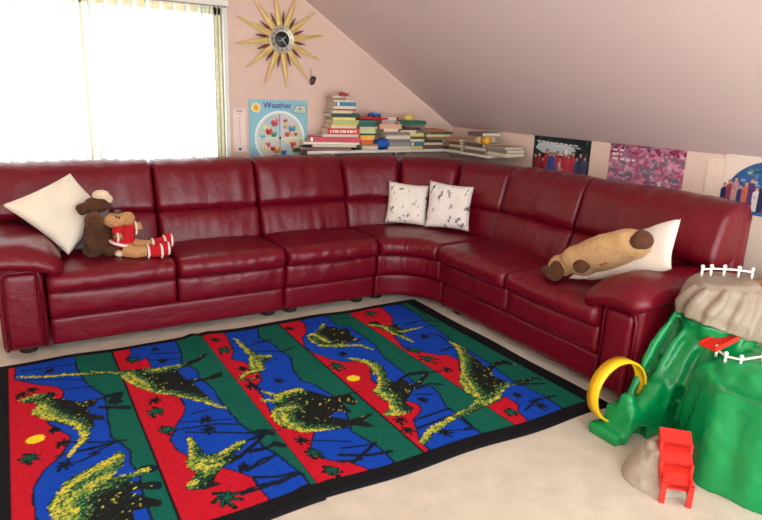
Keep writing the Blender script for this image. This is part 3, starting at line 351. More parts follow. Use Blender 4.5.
# ------------------------------------------------------------ vertical blinds
rail=thing('blind_headrail','white headrail of the vertical blinds above the window','blind rail',(-3.3,-.06,1.985))
MB().box(wx0-.02,wx1+.02,-.085,-.04,1.985,2.02).build('rail',white,rail)
MB().box(wx0-.01,wx1+.01,-.075,-.05,1.978,1.986).build('track',mat('rail_track',(120,120,112),rough=.4),rail)
vm=mat('translucent_vane_fabric',(214,222,210),rough=.8,trans=.5,bump=.1,bscale=400)
V=[];F=[];n=6
for k in range(n+1):
    u=k/n-.5
    for z in (0,-.55,-1.08): V.append((u*.089,.006*math.cos(u*PI),z))
for k in range(n):
    for j in range(2): F.append((k*3+j,k*3+j+1,(k+1)*3+j+1,(k+1)*3+j))
vane=obj('blind_vane',V,F,vm); clipm=mat('white_plastic_clip',(240,240,235),rough=.4)
MB().box(-.012,.012,-.004,.012,-.004,.012).build('clip',clipm,vane)
mods_v=[]
first=True
def put_vane(x,ang,label,grp,tilt=0):
    global first
    if first: o=vane; first=False
    else:
        o=vane.copy(); COL.objects.link(o)
        for ch in vane.children: c=ch.copy(); COL.objects.link(c); c.parent=o
    o.location=(x,-.062,1.975); o.rotation_euler=(0,math.radians(tilt),math.radians(ang)); tag(o,label,'blind vane',grp)
x=-2.33
for i in range(26):
    put_vane(x,60+random.uniform(-8,8),'white translucent vertical blind vane hanging across the bright window','open vanes of the vertical blind',random.uniform(-.9,-.2)); x-=.086
for i in range(7):
    put_vane(-2.255+i*.026,62+i*3,'white vertical blind vane bunched at the right end of the window','bunched vanes at the right window edge')
# ------------------------------------------------------------ sectional sofa
LE=leather(); FR=1.05; CC=1.35; SW=.675; AW=.225
sofa=thing('sectional_sofa','large burgundy leather corner sofa filling the room corner under the sloped ceiling','sofa',(-.7,-.7,0))
def leg1(s,d,z): return (-s,-FR+d,z)            # s = distance from the corner along the back wall
def leg2(s,d,z): return (-FR+d,-s,z)
def wedge(s,d,z):                                # s in degrees*0.01 (0..0.9) round the corner
    a=math.radians(90-s*100); r=(CC-FR)+d; return (-CC+r*math.cos(a),-CC+r*math.sin(a),z)
sd=[0]
def part(name,lo,hi,r,mp,seg=.02,bulge=(0,0,0),wr=0,tilt=None,wf=(22,5,5),sag=None):
    sd[0]+=1
    V,F=soft_box(lo,hi,r,seg,bulge,wr,wf,mp,sd[0],tilt); return obj(name,V,F,LE,sofa)
g=.004
def module(mp,s0,s1,seats,e0=0,e1=0,sc=1):
    part('base_panel',(s0+g,.03*sc,.05),(s1-g,.70,.205),.012,mp,.03*sc if sc==1 else .03)
    for a,b in seats:
        part('front_panel',(a+.002,.005,.207),(b-.002,.6,.362),(.02*1,.03,.03),mp,.016,(0,.012,0),.007)
        part('seat_cushion',(a+.001,-.035,.345),(b-.001,.53,.47),(.03,.065,.05),mp,.014,(0,.012,.016),.009)
        part('lumbar_cushion',(a+.001,.42,.43),(b-.001,.62,.668),(.028,.06,.04),mp,.016,(0,.018,.004),.009,.28)
# left leg of the sofa
module(leg1,CC+SW,CC+3*SW,[(CC+SW,CC+2*SW),(CC+2*SW,CC+3*SW)])
module(leg1,CC,CC+SW,[(CC,CC+SW)])
module(leg2,CC,CC+3*SW-SW,[(CC,CC+SW),(CC+SW,CC+2*SW)])
def upper(mp,a,b,seg=.016): part('back_cushion',(a+.001,.425,.645),(b-.001,.645,.972),(.02,.085,.07),mp,seg,(0,.028,.006),.013,.28,(13,4,4))
upper(leg1,CC,CC+SW); upper(leg1,CC+SW,CC+2*SW); upper(leg1,CC+2*SW,CC+3*SW+AW)
upper(leg2,CC,CC+SW); upper(leg2,CC+SW,CC+2*SW+AW)
# curved corner unit
part('base_panel',(.004,.03,.05),(.896,.70,.205),.012,wedge,.02)
part('front_panel',(.008,.005,.207),(.892,.6,.362),(.02,.03,.03),wedge,.02,(0,.01,0),.004)
part('seat_cushion',(.003,-.035,.345),(.897,.53,.47),(.05,.065,.05),wedge,.014,(0,.01,.02),.006)
for k in range(3):
    a,b=.3*k+.001,.3*k+.299
    part('lumbar_cushion',(a,.455,.43),(b,.64,.668),(.02,.06,.04),wedge,.012,(0,.012,.004),.006,.22)
    part('back_cushion',(a,.425,.635),(b,.645,.965),(.025,.085,.08),wedge,.012,(0,.02,.005),.006,.28)
# hard back shells
def shell(mp,a,b,seg=.04): part('back_shell',(a,.66,.05),(b,.79,.93),.03,mp,seg)
shell(leg1,CC+g,CC+3*SW+AW); shell(leg2,CC+g,CC+2*SW+AW); shell(wedge,.003,.897,.03)
# arms
def arm(mp,s0,s1,sg):
    """s0 inner side, s1 outer side"""
    part('arm_body',(s0+.004,.01,.05),(s1,.72,.55),(.02,.03,.03),mp,.03)
    # raised front panel with a corded edge
    part('arm_front_panel',(s0+.036,-.014,.07),(s1-.036,.05,.478),(.022,.018,.035),mp,.015,(0,.004,0),.001)
    p=MB(); c=[(s0+.022,.06),(s0+.022,.445),(s0+.034,.478),(s0+.065,.494),(s1-.065,.494),(s1-.034,.478),(s1-.022,.445),(s1-.022,.06)]
    p.tube([mp(a,.004,z) for a,z in c],.008,8); p.build('piping',LE,sofa,True)
    def am(s,d,z):
        t=max(0,min(1,(.12-d)/.18)); u=(s-(s0+s1)/2)/.17
        return mp(s,d,z-.035*t*t-.03*abs(u)**2+(.02*u))
    part('arm_pad',(s0-.095,-.065,.522),(s1+.045,.62,.628),(.075,.075,.052),am,.013,(0,0,.026),.008,None,(14,9,6))
arm(leg1,CC+3*SW,CC+3*SW+AW,1); arm(leg2,CC+2*SW,CC+2*SW+AW,1)
fm=mat('black_plastic_foot',(26,20,20),rough=.5)
def foot(mp,s,d): MB().lathe(mp(s,d+(.075 if d<.3 else 0),0),[(.044,.0),(.048,.01),(.048,.035),(.04,.055)],20).build('foot',fm,sofa,True)
for s in (CC+.09,CC+SW-.08,CC+SW+.08,CC+3*SW+.11): foot(leg1,s,.07); foot(leg1,s,.6)
for s in (CC+.09,CC+2*SW+.11): foot(leg2,s,.07); foot(leg2,s,.6)
for s in (.1,.8): foot(wedge,s,.09)

# ------------------------------------------------------------ pillows
def pillow(name,c,th,m,label,group=None,cat='pillow',pat=None,nr=None):
    """c: four corners (bottom left, bottom right, top right, top left); seam pulled in along the edges"""
    c=[Vector(p) for p in c]; n=30; nrm=(c[1]-c[0]).cross(c[3]-c[0]).normalized()
    O=sum(c,Vector())/4; V=[];F=[]
    def P(u,v,sg):
        a=(u+1)/2;b=(v+1)/2
        uu=a; vv=b
        inx=.07*(1-v*v)*u; iny=.07*(1-u*u)*v
        a2=a-inx*.5; b2=b-iny*.5
        p=c[0]*(1-a2)*(1-b2)+c[1]*a2*(1-b2)+c[2]*a2*b2+c[3]*(1-a2)*b2
        h=((1-u**4)*(1-v**4))**.55; h*=1+.18*noise.noise(p*7+Vector((sg*3,0,0)))+.08*noise.noise(p*22)
        return p+nrm*sg*th*h
    for sg in (1,-1):
        base=len(V)
        for j in range(n+1):
            for i in range(n+1): V.append(P(-1+2*i/n,-1+2*j/n,sg))
        for j in range(n):
            for i in range(n): F.append((base+j*(n+1)+i,base+j*(n+1)+i+1,base+(j+1)*(n+1)+i+1,base+(j+1)*(n+1)+i))
    o=obj(name,V,F,m,None,True,(O.x,O.y,min(v.z for v in c)))
    bm=bmesh.new(); bm.from_mesh(o.data); bmesh.ops.remove_doubles(bm,verts=bm.verts,dist=.0004); bmesh.ops.recalc_face_normals(bm,faces=bm.faces); bm.to_mesh(o.data); bm.free()
    o.data.polygons.foreach_set('use_smooth',[True]*len(o.data.polygons))
    tag(o,label,cat,group); return o
cream=mat('cream_cotton',(236,226,204),rough=.9,bump=.35,bscale=45,var=.05,vscale=6,sheen=.2,dist=.006)
white_c=mat('off_white_cotton',(236,226,210),rough=.9,bump=.35,bscale=45,var=.05,vscale=6,sheen=.2,dist=.006)
pillow('pillow',[(-3.24,-.83,.50),(-2.985,-.66,.69),(-3.175,-.58,.925),(-3.535,-.73,.785)],.055,cream,'cream square pillow standing on its corner against the left armrest behind two stuffed toys')
pillow('pillow',[(-.92,-2.36,.50),(-.84,-2.90,.68),(-.70,-2.815,.90),(-.66,-2.42,.66)],.06,white_c,'off-white pillow leaning on the right armrest under the tan stuffed dog')
# two white cushions with a scattered leaf and twig print, leaning in the corner
def printed(rgb,seed):
    m=mat('leaf_print_cotton_%s'%('one','two')[seed],rgb,rough=.9,bump=.3,bscale=50,var=.04,vscale=6,dist=.005)
    nt=m.node_tree; b=nt.nodes['Principled BSDF']; N=nt.nodes.new; K=nt.links.new; tc=nt.nodes['Texture Coordinate']; ramp=nt.nodes['Color Ramp']
    mp=N('ShaderNodeMapping'); mp.inputs['Rotation'].default_value=(.5,.9,.4+seed); mp.inputs['Scale'].default_value=(9,30,14); K(tc.outputs['Object'],mp.inputs[0])
    n=N('ShaderNodeTexNoise'); n.inputs['Scale'].default_value=1.3; n.inputs['Detail'].default_value=3; K(mp.outputs[0],n.inputs['Vector'])
    r=N('ShaderNodeValToRGB'); r.color_ramp.elements[0].position=.595; r.color_ramp.elements[1].position=.66; K(n.outputs['Fac'],r.inputs[0])
    mx=N('ShaderNodeMix'); mx.data_type='RGBA'; mx.inputs[7].default_value=(*lin((120,116,112)),1); K(r.outputs[0],mx.inputs[0]); K(ramp.outputs['Color'],mx.inputs[6]); K(mx.outputs[2],b.inputs['Base Color'])
    return m
pillow('pillow',[(-1.098,-.70,.50),(-.849,-.90,.49),(-.80,-.84,.785),(-1.042,-.65,.81)],.055,printed((240,234,222),0),'left one of the two white leaf-printed cushions in the sofa corner')
pillow('pillow',[(-.90,-.94,.50),(-.69,-1.2,.50),(-.635,-1.154,.813),(-.83,-.881,.835)],.055,printed((242,236,226),1),'right one of the two white leaf-printed cushions, in front of its twin')

# ------------------------------------------------------------ stuffed toys
brown=mat('dark_brown_plush',(84,48,24),rough=1,bump=1,bscale=260,var=.3,vscale=60,sheen=.05,dist=.006)
brown2=mat('mid_brown_plush',(104,66,40),rough=1,bump=1,bscale=260,var=.2,vscale=60,sheen=.05,dist=.006)
tan=mat('tan_plush',(196,146,94),rough=1,bump=1,bscale=260,var=.12,vscale=60,sheen=.05,dist=.006)
lt=mat('pale_cream_plush',(236,214,180),rough=1,bump=1,bscale=260,var=.08,vscale=60,sheen=.05,dist=.006)
greyp=mat('grey_plush',(98,88,84),rough=1,bump=1,bscale=260,var=.1,vscale=60,dist=.006)
redk=mat('red_knit',(190,16,30),rough=.95,bump=.8,bscale=300,var=.08,vscale=80,dist=.004)
trimw=mat('white_fleece',(244,226,216),rough=1,bump=.8,bscale=260,dist=.005)
blk=mat('black_glossy_eye',(12,10,10),rough=.15)
# dark brown one, back of the pair
t=thing('stuffed_moose','dark brown stuffed animal with a cream top, slumped against the cream pillow','stuffed toy',(-3.06,-.80,.475))
b=MB(); b.sphere((-3.065,-.80,.575),(.088,.08,.10)); b.sphere((-3.02,-.84,.52),(.06,.08,.045)); b.sphere((-3.12,-.84,.52),(.05,.075,.045)); b.sphere((-3.07,-.80,.70),(.05,.05,.06)); b.sphere((-3.065,-.79,.765),(.075,.065,.052)); b.sphere((-3.135,-.80,.757),(.05,.03,.028)); b.sphere((-3.15,-.81,.742),.026)
b.tube([(-3.12,-.83,.66),(-3.13,-.88,.59),(-3.10,-.92,.53)],[.03,.034,.03],12)
blob('body',b,brown,t,.006,8,rough=.004,rs=90)
b=MB(); b.sphere((-3.093,-.868,.69),(.058,.045,.057)); blob('snout',b,brown2,t,.005,4,rough=.003,rs=90)
b=MB(); b.sphere((-3.10,-.905,.69),(.036,.012,.038)); blob('inner_snout',b,brown,t,.004,2)
b=MB(); b.sphere((-3.045,-.80,.825),(.048,.03,.03)); b.sphere((-3.01,-.80,.80),(.028,.026,.028)); blob('cream_antler',b,lt,t,.005,5,rough=.003,rs=90)
b=MB(); b.sphere((-2.985,-.915,.505),(.028,.03,.02)); blob('cream_paw',b,lt,t,.004,3)
# tan moose in a red sweater
t=thing('stuffed_moose','tan stuffed moose in a red sweater and red boots lying beside the dark brown toy','stuffed toy',(-2.93,-.86,.475))
b=MB(); b.sphere((-3.005,-.90,.695),(.05,.045,.042)); b.sphere((-2.945,-.905,.70),(.042,.036,.036)); b.sphere((-2.925,-.905,.70),(.04,.037,.04)); b.tube([(-2.98,-.88,.66),(-2.97,-.87,.60)],[.03,.04],12)
b.sphere((-2.95,-.87,.59),(.05,.05,.07)); b.tube([(-2.93,-.87,.66),(-2.88,-.89,.645),(-2.855,-.90,.655)],[.025,.022,.026],12); b.tube([(-2.98,-.92,.66),(-2.985,-.945,.615),(-2.99,-.955,.60)],[.02,.02,.027],12)
b.tube([(-2.93,-.88,.54),(-2.87,-.90,.53),(-2.80,-.90,.53)],[.05,.04,.032],12); b.tube([(-2.95,-.92,.525),(-2.90,-.96,.515),(-2.84,-.97,.515)],[.045,.036,.03],12)
body=blob('body',b,tan,t,.005,6,rough=.003,rs=90)
b=MB(); b.sphere((-2.945,-.88,.615),(.062,.058,.062)); b.sphere((-2.955,-.885,.57),(.066,.06,.045)); b.tube([(-2.935,-.875,.645),(-2.89,-.89,.64)],[.036,.033],12); b.tube([(-2.98,-.915,.65),(-2.99,-.94,.62)],[.032,.032],12)
blob('sweater',b,redk,t,.005,4,rough=.002)
b=MB(); b.tube([(-2.955+.07*math.cos(a),-.885+.064*math.sin(a),.552-.02*math.cos(a)) for a in [k*PI/12 for k in range(24)]],.009,8,True); b.tube([(-2.886,-.89+.034*math.cos(a),.64+.034*math.sin(a)) for a in [k*PI/8 for k in range(16)]],.007,8,True)
b.tube([(-2.993+.0*math.cos(a),-.955+.024*math.cos(a),.607+.024*math.sin(a)) for a in [k*PI/8 for k in range(16)]],.005,8,True); b.build('sweater_trim',trimw,t,True)
for (a,c2) in (((-2.84,-.97,.515),(-2.76,-.985,.515)),((-2.80,-.90,.53),(-2.725,-.91,.545))):
    b=MB(); b.tube([a,c2],[.037,.036],14); b.sphere(((c2[0]+.012),c2[1],c2[2]+.012),(.034,.036,.045)); bo=blob('boot',b,redk,t,.005,4)
    b=MB()
    for p,rr in ((a,.038),((c2[0]-.01,c2[1],c2[2]),.038),((c2[0]+.03,c2[1],c2[2]+.01),.034)):
        b=MB(); b.tube([(p[0],p[1]+rr*math.cos(q),p[2]+rr*math.sin(q)) for q in [k*PI/10 for k in range(20)]],.007,8,True); b.build('boot_trim',trimw,bo,True)
b=MB(); b.sphere((-3.045,-.89,.725),(.026,.022,.026)); b.tube([(-3.04,-.89,.73),(-3.02,-.885,.745)],[.02,.014]); blob('grey_antler',b,greyp,t,.004,3)
b=MB(); b.sphere((-2.975,-.885,.74),(.022,.016,.012)); blob('grey_antler',b,greyp,t,.004,2)
MB().sphere((-2.975,-.938,.715),.006).build('eye',blk,t,True); MB().sphere((-2.99,-.938,.722),.005).build('eye',blk,t,True)
# folding pillow dog, face down
t=thing('stuffed_dog','tan stuffed pillow dog with dark brown patches lying on the right off-white pillow','stuffed toy',(-.92,-2.35,.48))
A=Vector((-.92,-2.405,.60)); B=Vector((-.90,-2.735,.785)); ax=(B-A).normalized(); sdv=Vector((-.6,.0,.5)); sdv=(sdv-ax*sdv.dot(ax)).normalized(); nr=ax.cross(sdv)
Mx=Matrix((ax,sdv,nr)).transposed()
NS=1 if nr.dot(Vector((-2.5,-2,.9)))>0 else -1
b=MB(); mid=(A+B)/2
b.sphere(mid,(.245,.12,.07),Mx,24); b.sphere(A+ax*.04,(.11,.115,.07),Mx); b.sphere(B-ax*.05,(.11,.105,.065),Mx)
dtan=mat('sandy_tan_plush',(206,164,112),rough=1,bump=1,bscale=260,var=.08,vscale=40,sheen=.05,dist=.005)
blob('body',b,dtan,t,.008,8,rough=.003,rs=60)
dbr=mat('chocolate_plush',(92,50,26),rough=1,bump=1,bscale=260,var=.12,vscale=60,sheen=.05,dist=.005)
b=MB(); b.sphere((-.93,-2.31,.56),(.075,.07,.06)); b.sphere((-.92,-2.36,.59),(.07,.07,.06)); blob('head',b,dtan,t,.006,6,rough=.003,rs=60)
b=MB(); b.sphere((-.95,-2.285,.535),(.055,.05,.045)); b.sphere((-.955,-2.25,.52),(.045,.05,.032)); b.sphere((-.975,-2.305,.51),(.045,.05,.032)); blob('snout',b,dbr,t,.006,5)
b=MB(); b.sphere((-.985,-2.33,.545),(.03,.05,.055)); blob('ear',b,dbr,t,.005,3)
tc_=Vector((-2.5,-2,.6)).normalized()
b=MB(); b.sphere(A+ax*.04+tc_*.075+Vector((0,0,-.02)),(.05,.04,.045),Mx); blob('brown_front_paw',b,dbr,t,.006,4)
b=MB(); b.sphere(B+ax*.035+tc_*.02,(.045,.055,.045),Mx); b.sphere(B+ax*.01+tc_*.05,(.045,.045,.035),Mx); blob('brown_hind_paw',b,dbr,t,.006,4)
b=MB(); b.box(-.022,.022,-.008,.008,-.004,.004,Matrix.Translation(mid+nr*(.066*NS))@Mx.to_4x4()); b.build('rust_coloured_strap',mat('rust_felt',(190,96,50),rough=.9),t)
# ------------------------------------------------------------ shelf and books
shelf=thing('corner_shelf','white edged L-shaped shelf behind the sofa loaded with piles of books','shelf',(-.2,-.2,.97))
shm=mat('dark_underside_board',(92,78,70),rough=.6,var=.1); edg=mat('white_shelf_edging',(236,230,216),rough=.5)
V,F=prism([(-1.53,-.0),(-1.53,-.25),(-.25,-.25),(-.25,-.83),(0,-.83),(0,0)],.972,.996)
V=[(x,z,y) for x,y,z in V]; obj('board',V,F,shm,shelf,False)
e=MB(); e.box(-1.53,-.25,-.258,-.2505,.975,.9975); e.box(-.258,-.2505,-.83,-.25,.975,.9975); e.box(-.258,0,-.838,-.8305,.975,.9975); e.build('edge_strip',edg,shelf)
br=MB()
for x in (-1.3,-.6): br.box(x-.012,x+.012,-.22,-.004,.955,.972); br.box(x-.012,x+.012,-.03,-.004,.80,.972)
br.build('bracket',edg,shelf)
pagem=mat('book_pages',(226,214,188),rough=.9,var=.12,vscale=200)
prev={}
for ax,desc,grp,a0,a1,z,h,rot,col,face,nm in BOOKS:
    m=mat('book_cover_'+nm.replace(' ','_').replace('-','_').replace(',',''),col,rough=.45,var=.05)
    w=a1-a0 if ax=='x' else a0-a1; w=abs(w); dep=.19 if w>.14 else .14; c=.0022
    if h<.012: c=.0015
    mb=MB(); pg=MB(); D=dep/2; r=abs(math.radians(rot)); W=w/2 if ax=='y' else (w/2-D*math.sin(r))/math.cos(r)
    mb.box(-W,W,-D,D,0,c); mb.box(-W,W,-D,D,h-c,h)
    if face=='s': mb.box(-W,W,-D,-D+c,c,h-c); pg.box(-W+.003,W-.003,-D+c,D-.003,c,h-c)
    else: mb.box(-W,W,D-c,D,c,h-c); pg.box(-W+.003,W-.003,-D+.003,D-c,c,h-c)
    o=mb.build('book',m); p=pg.build('pages',pagem,o)
    if nm.startswith('bright red lettered'):
        lt_=mat('white_print',(244,236,226),rough=.6); q=MB()
        for k in range(11): q.box(-W+.02+k*.02,-W+.02+k*.02+.009+.004*(k%3),-D-.0006,-D,h*.3,h*.68)
        q.build('spine_lettering',lt_,o)
    if nm in('teal blue','crimson','navy-covered','steel blue'):
        q=MB(); q.box(-W+.012,-W+.03,-D-.0006,-D,.1*h,.9*h); q.build('spine_band',mat('white_print',(244,236,226),rough=.6),o) if face=='s' else None
    if ax=='x': o.location=((a0+a1)/2+ .0,-.235+dep/2,z); r=math.radians(rot); 
    else: o.location=(-.232+dep/2,(a0+a1)/2,z); r=-PI/2+math.radians(random.uniform(-3,3))
    o.rotation_euler=(0,0,r)
    if ax=='x': # keep turned books clear of the wall
        ext=abs(math.sin(r))*W+abs(math.cos(r))*D; o.location.y=min(o.location.y+.0,-.006-ext)
    art='an' if nm[0] in 'aeiou' else 'a'
    rel='at the bottom of '+desc if grp not in prev else 'on the %s one in %s'%(prev[grp],desc)
    lab='%s book %s'%(nm,rel)
    tag(o,lab,'book',grp); prev[grp]=nm
ztop={}
for b_ in BOOKS: ztop[b_[2]]=b_[5]+b_[6]+.0008
def simple(name,mb,m,label,cat,origin,smooth=True): return tag(mb.build(name,m,None,smooth,origin),label,cat)
zt=ztop["books in the second stack under the red board"]
t=thing('toy_board','long flat red toy board balanced on top of the second book stack','toy',(-.98,-.14,zt))
V,F=soft_box((-1.07,-.24,zt),(-.80,-.06,zt+.022),(.03,.03,.011),.01); obj('board',V,F,mat('glossy_red_plastic',(196,30,42),rough=.35),t)
MB().tube([(-.81,-.15,zt+.011),(-.68,-.16,zt+.012)],.011,10).build('handle',mat('glossy_red_plastic',(196,30,42),rough=.35),t,True)
t=thing('toy_car','small blue and white toy lying on the red board','toy',(-.90,-.15,zt+.022))
V,F=soft_box((-.945,-.19,zt+.03),(-.855,-.12,zt+.05),.01,.006); obj('body',V,F,mat('blue_plastic',(40,96,190),rough=.4),t)
V,F=soft_box((-.925,-.185,zt+.046),(-.875,-.125,zt+.064),.01,.006); obj('cab',V,F,mat('pale_blue_plastic',(150,190,220),rough=.4),t)
for dx in(-.93,-.87):
    for dy in(-.194,-.116): MB().lathe((0,0,0),[(.008,-.003),(.009,0),(.008,.003)],12,Matrix.Translation((dx,dy,zt+.031))@Matrix.Rotation(PI/2,4,'X')).build('wheel',mat('black_rubber',(20,20,20)),t,True)
b=MB(); b.sphere((-.835,-.185,1.04),(.068,.06,.043),None,24); simple('foam_ball',b,mat('royal_blue_foam',(28,92,190),rough=.7),'royal blue round squashed ball on the shelf between two book stacks','ball',(-.835,-.185,.998))
zt=ztop["books in the stack under the yellow dome"]
b=MB(); b.lathe((-.55,-.13,zt),[(.045,0),(.046,.012),(.04,.03),(.026,.043),(.008,.048)],20); simple('toy_dome',b,mat('yellow_plastic',(240,210,110),rough=.5),'small yellow dome toy on top of the teal book','toy',(-.55,-.13,zt))
zt=ztop["books in the tall leftmost stack"]
b=MB(); b.sphere((-1.19,-.15,zt-.002+.016),(.03,.022,.016)); b.sphere((-1.15,-.14,zt+.010),(.024,.02,.012)); simple('trinket',b,mat('red_clay',(180,70,60),rough=.6),'small red trinket on top of the tallest book stack','ornament',(-1.19,-.15,zt))
zt=ztop["books at the right end of the shelf"]
t=thing('paper_roll','short paper roll with a yellow end lying on the pile at the shelf end','roll',(-.12,-.74,zt))
MB().tube([(-.21,-.62,zt+.031),(-.21,-.71,zt+.031)],.031,20).build('roll',mat('pink_cream_paper',(226,190,150),rough=.8),t,True)
MB().tube([(-.21,-.71,zt+.031),(-.21,-.775,zt+.031)],.032,20).build('yellow_cap',mat('amber_plastic',(236,176,44),rough=.5),t,True)
zt=ztop["flat books in the middle of the right shelf arm"]
# ------------------------------------------------------------ sunburst clock
ck=thing('sunburst_clock','gold sunburst wall clock with black centre and long tapering rays','clock',(-1.643,-.03,1.797))
cx,cz=-1.643,1.797
gold=mat('brass_gold',(226,196,122),rough=.5,metal=.15,var=.08,vscale=20); walnut=mat('walnut_wood',(112,62,56),rough=.5,var=.15,vscale=40)
def spike(L0,L1,w0,w1,a,y,th):
    # diamond-section tapering ray
    prof=[(L0,w0*.7),(L0+(L1-L0)*.12,w0),(L1-.004,w1),(L1,w1*.3)]; V=[];F=[]
    d=Vector((math.cos(a),0,math.sin(a))); s=Vector((-math.sin(a),0,math.cos(a))); c=Vector((cx,y,cz))
    for L,w_ in prof: V+=[c+d*L+s*w_, c+d*L+Vector((0,-th*w_/w0,0)), c+d*L-s*w_, c+d*L+Vector((0,th*w_/w0*.5,0))]
    for i in range(3):
        for k in range(4): F.append((i*4+k,i*4+(k+1)%4,(i+1)*4+(k+1)%4,(i+1)*4+k))
    F.append((0,1,2,3)); F.append((15,14,13,12)); return V,F
Ls=[.345,.345,.335,.33,.33,.345,.37,.37,.35,.33,.335,.345]
for k in range(12):
    V,F=spike(.08,.345 if k not in(5,6) else .365,.023,.004,math.radians(8+30*k),-.035,.012); obj('ray',V,F,gold,ck,False)
for k in range(12):
    V,F=spike(.08,.20,.017,.003,math.radians(23+30*k),-.022,.008); obj('wooden_ray',V,F,walnut,ck,False)
RX=Matrix.Rotation(PI/2,3,'X')
MB().lathe((cx,-.03,cz),[(.08,-.012),(.096,-.008),(.101,0),(.101,.012),(.094,.02),(.090,.016),(.02,.016)],48,RX).build('rim',mat('brushed_silver',(196,190,170),rough=.4,metal=.4),ck,True)
MB().lathe((cx,-.046,cz),[(.056,-.002),(.056,.003),(.053,.005),(.004,.005)],40,RX).build('dial',mat('black_dial',(22,22,24),rough=.4),ck,True)
def text(body,size,name,m,parent,place,thick=.0008,align='CENTER',bold=0):
    cu=bpy.data.curves.new(name,'FONT'); cu.body=body; cu.size=size; cu.align_x=align; cu.align_y='CENTER'; cu.extrude=thick; cu.offset=bold
    o=bpy.data.objects.new(name,cu); COL.objects.link(o); dg=bpy.context.evaluated_depsgraph_get(); dg.update()
    me=bpy.data.meshes.new_from_object(o.evaluated_get(dg)); bpy.data.objects.remove(o)
    me.transform(place); o=bpy.data.objects.new(name,me); COL.objects.link(o); me.materials.clear(); me.materials.append(m)
    o.parent=parent; me.transform(Matrix.Translation(-wloc(parent))); return o
WX=Matrix(((1,0,0,0),(0,0,-1,0),(0,1,0,0),(0,0,0,1)))   # text plane -> back wall plane facing the room
ink=mat('black_ink',(24,22,22),rough=.5)
for h in range(1,13):
    a=math.radians(90-30*h); text(str(h),.026,'numeral',ink,ck,Matrix.Translation((cx+.074*math.cos(a),-.0468,cz+.074*math.sin(a)))@WX)
hm=mat('steel_hands',(206,206,210),rough=.3,metal=.6)
def hand(a,L,w,nm):
    a=math.radians(a); d=Vector((math.cos(a),0,math.sin(a))); s=Vector((-math.sin(a),0,math.cos(a))); c=Vector((cx,-.054,cz)); V=[]
    for y in(0,-.0015): V+=[c-d*.015+s*w+Vector((0,y,0)),c-d*.015-s*w+Vector((0,y,0)),c+d*L-s*w*.3+Vector((0,y,0)),c+d*L+s*w*.3+Vector((0,y,0))]
    obj(nm,V,[(0,1,2,3),(7,6,5,4),(0,4,5,1),(1,5,6,2),(2,6,7,3),(3,7,4,0)],hm,ck,False)
hand(-50,.072,.003,'minute_hand'); hand(40,.04,.004,'hour_hand'); hand(205,.03,.002,'second_hand')
# little dark ornament hung on a hook beside the clock
t=thing('hanging_ornament','small dark metal ornament hanging on the wall below the right clock rays','ornament',(-1.385,-.01,1.54))
b=MB(); b.sphere((-1.385,-.022,1.515),(.022,.014,.032)); b.sphere((-1.372,-.024,1.53),(.016,.012,.018)); b.sphere((-1.392,-.024,1.495),(.016,.012,.014)); blob('pendant',b,mat('dark_pewter',(74,60,56),rough=.45,metal=.4),t,.003,2)
MB().tube([(-1.39,-.004,1.60),(-1.395,-.014,1.59),(-1.398,-.014,1.57),(-1.388,-.02,1.54)],.0022,6).build('hook',mat('dark_pewter',(74,60,56),rough=.45,metal=.4),t,True)
# ------------------------------------------------------------ printed sheets
pm=attr_mat('printed_paper',.55)
def wall_sheet(x0,x1,z0,z1,y): return lambda u,v,h:(x0+u,y-h,z0+v)
ws=thing('weather_poster','light blue Weather chart with a round picture dial, left of the books','poster',(-1.66,-.006,.86))
W_,H_=.475,.50; c=Canvas(0,W_,0,H_,.004,(146,200,216))
r2=np.random.RandomState(3)
for i in range(40): c.disc(r2.uniform(0,W_),r2.uniform(0,H_),r2.uniform(.01,.04),(140+r2.randint(14),196+r2.randint(12),212))
c.disc(.055,H_-.06,.036,(250,232,150)); c.disc(.055,H_-.06,.022,(246,176,60))
c.poly([(.35,H_-.09),(.375,H_-.04),(.46,H_-.035),(.465,H_-.1)],(200,212,196)); c.line([(.35,H_-.09),(.375,H_-.04),(.46,H_-.035),(.465,H_-.1)],.004,(90,110,120),True); c.disc(.41,H_-.065,.012,(150,170,120))
X0,Z0=.245,.215; c.disc(X0,Z0,.205,(244,246,242)); c.disc(X0,Z0,.19,(206,222,210))
segs=[((198,206,186)),((206,206,214)),((170,206,216)),((190,214,190)),((208,214,196)),((214,200,190)),((176,208,206)),((220,214,180))]
for k in range(8):
    a0,a1=k*PI/4,(k+1)*PI/4; c.poly([(X0,Z0)]+[(X0+.178*math.cos(a0+(a1-a0)*q/6),Z0+.178*math.sin(a0+(a1-a0)*q/6)) for q in range(7)],segs[k])
for (u,v,r,cl) in [(-.045,.115,.03,(210,90,90)),(-.02,.14,.02,(236,150,170)),(-.09,.05,.028,(206,70,66)),(-.05,.03,.024,(90,150,130)),(.045,.13,.018,(150,110,80)),(.05,.09,.026,(200,190,150)),(.10,.07,.03,(80,150,190)),(.06,.03,.022,(206,90,80)),(.10,.03,.018,(230,180,150)),(.13,.03,.015,(190,80,80)),(.105,-.05,.026,(204,70,66)),(.12,-.09,.022,(90,140,90)),(.07,-.06,.02,(190,200,210)),(.03,-.11,.024,(70,120,190)),(.0,-.08,.016,(240,200,90)),(-.03,-.1,.026,(200,150,80)),(-.06,-.08,.02,(180,60,50)),(-.10,-.05,.022,(200,90,110)),(-.12,-.07,.018,(240,220,170)),(-.04,-.14,.02,(90,150,110)),(-.12,.08,.016,(240,236,190)),(-.14,.01,.02,(110,180,210))]:
    c.disc(X0+u,Z0+v,r,cl); c.disc(X0+u,Z0+v+r*.9,r*.45,(232,196,170)); c.disc(X0+u-r*.3,Z0+v-r*.3,r*.35,tuple(int(q*.75) for q in cl))
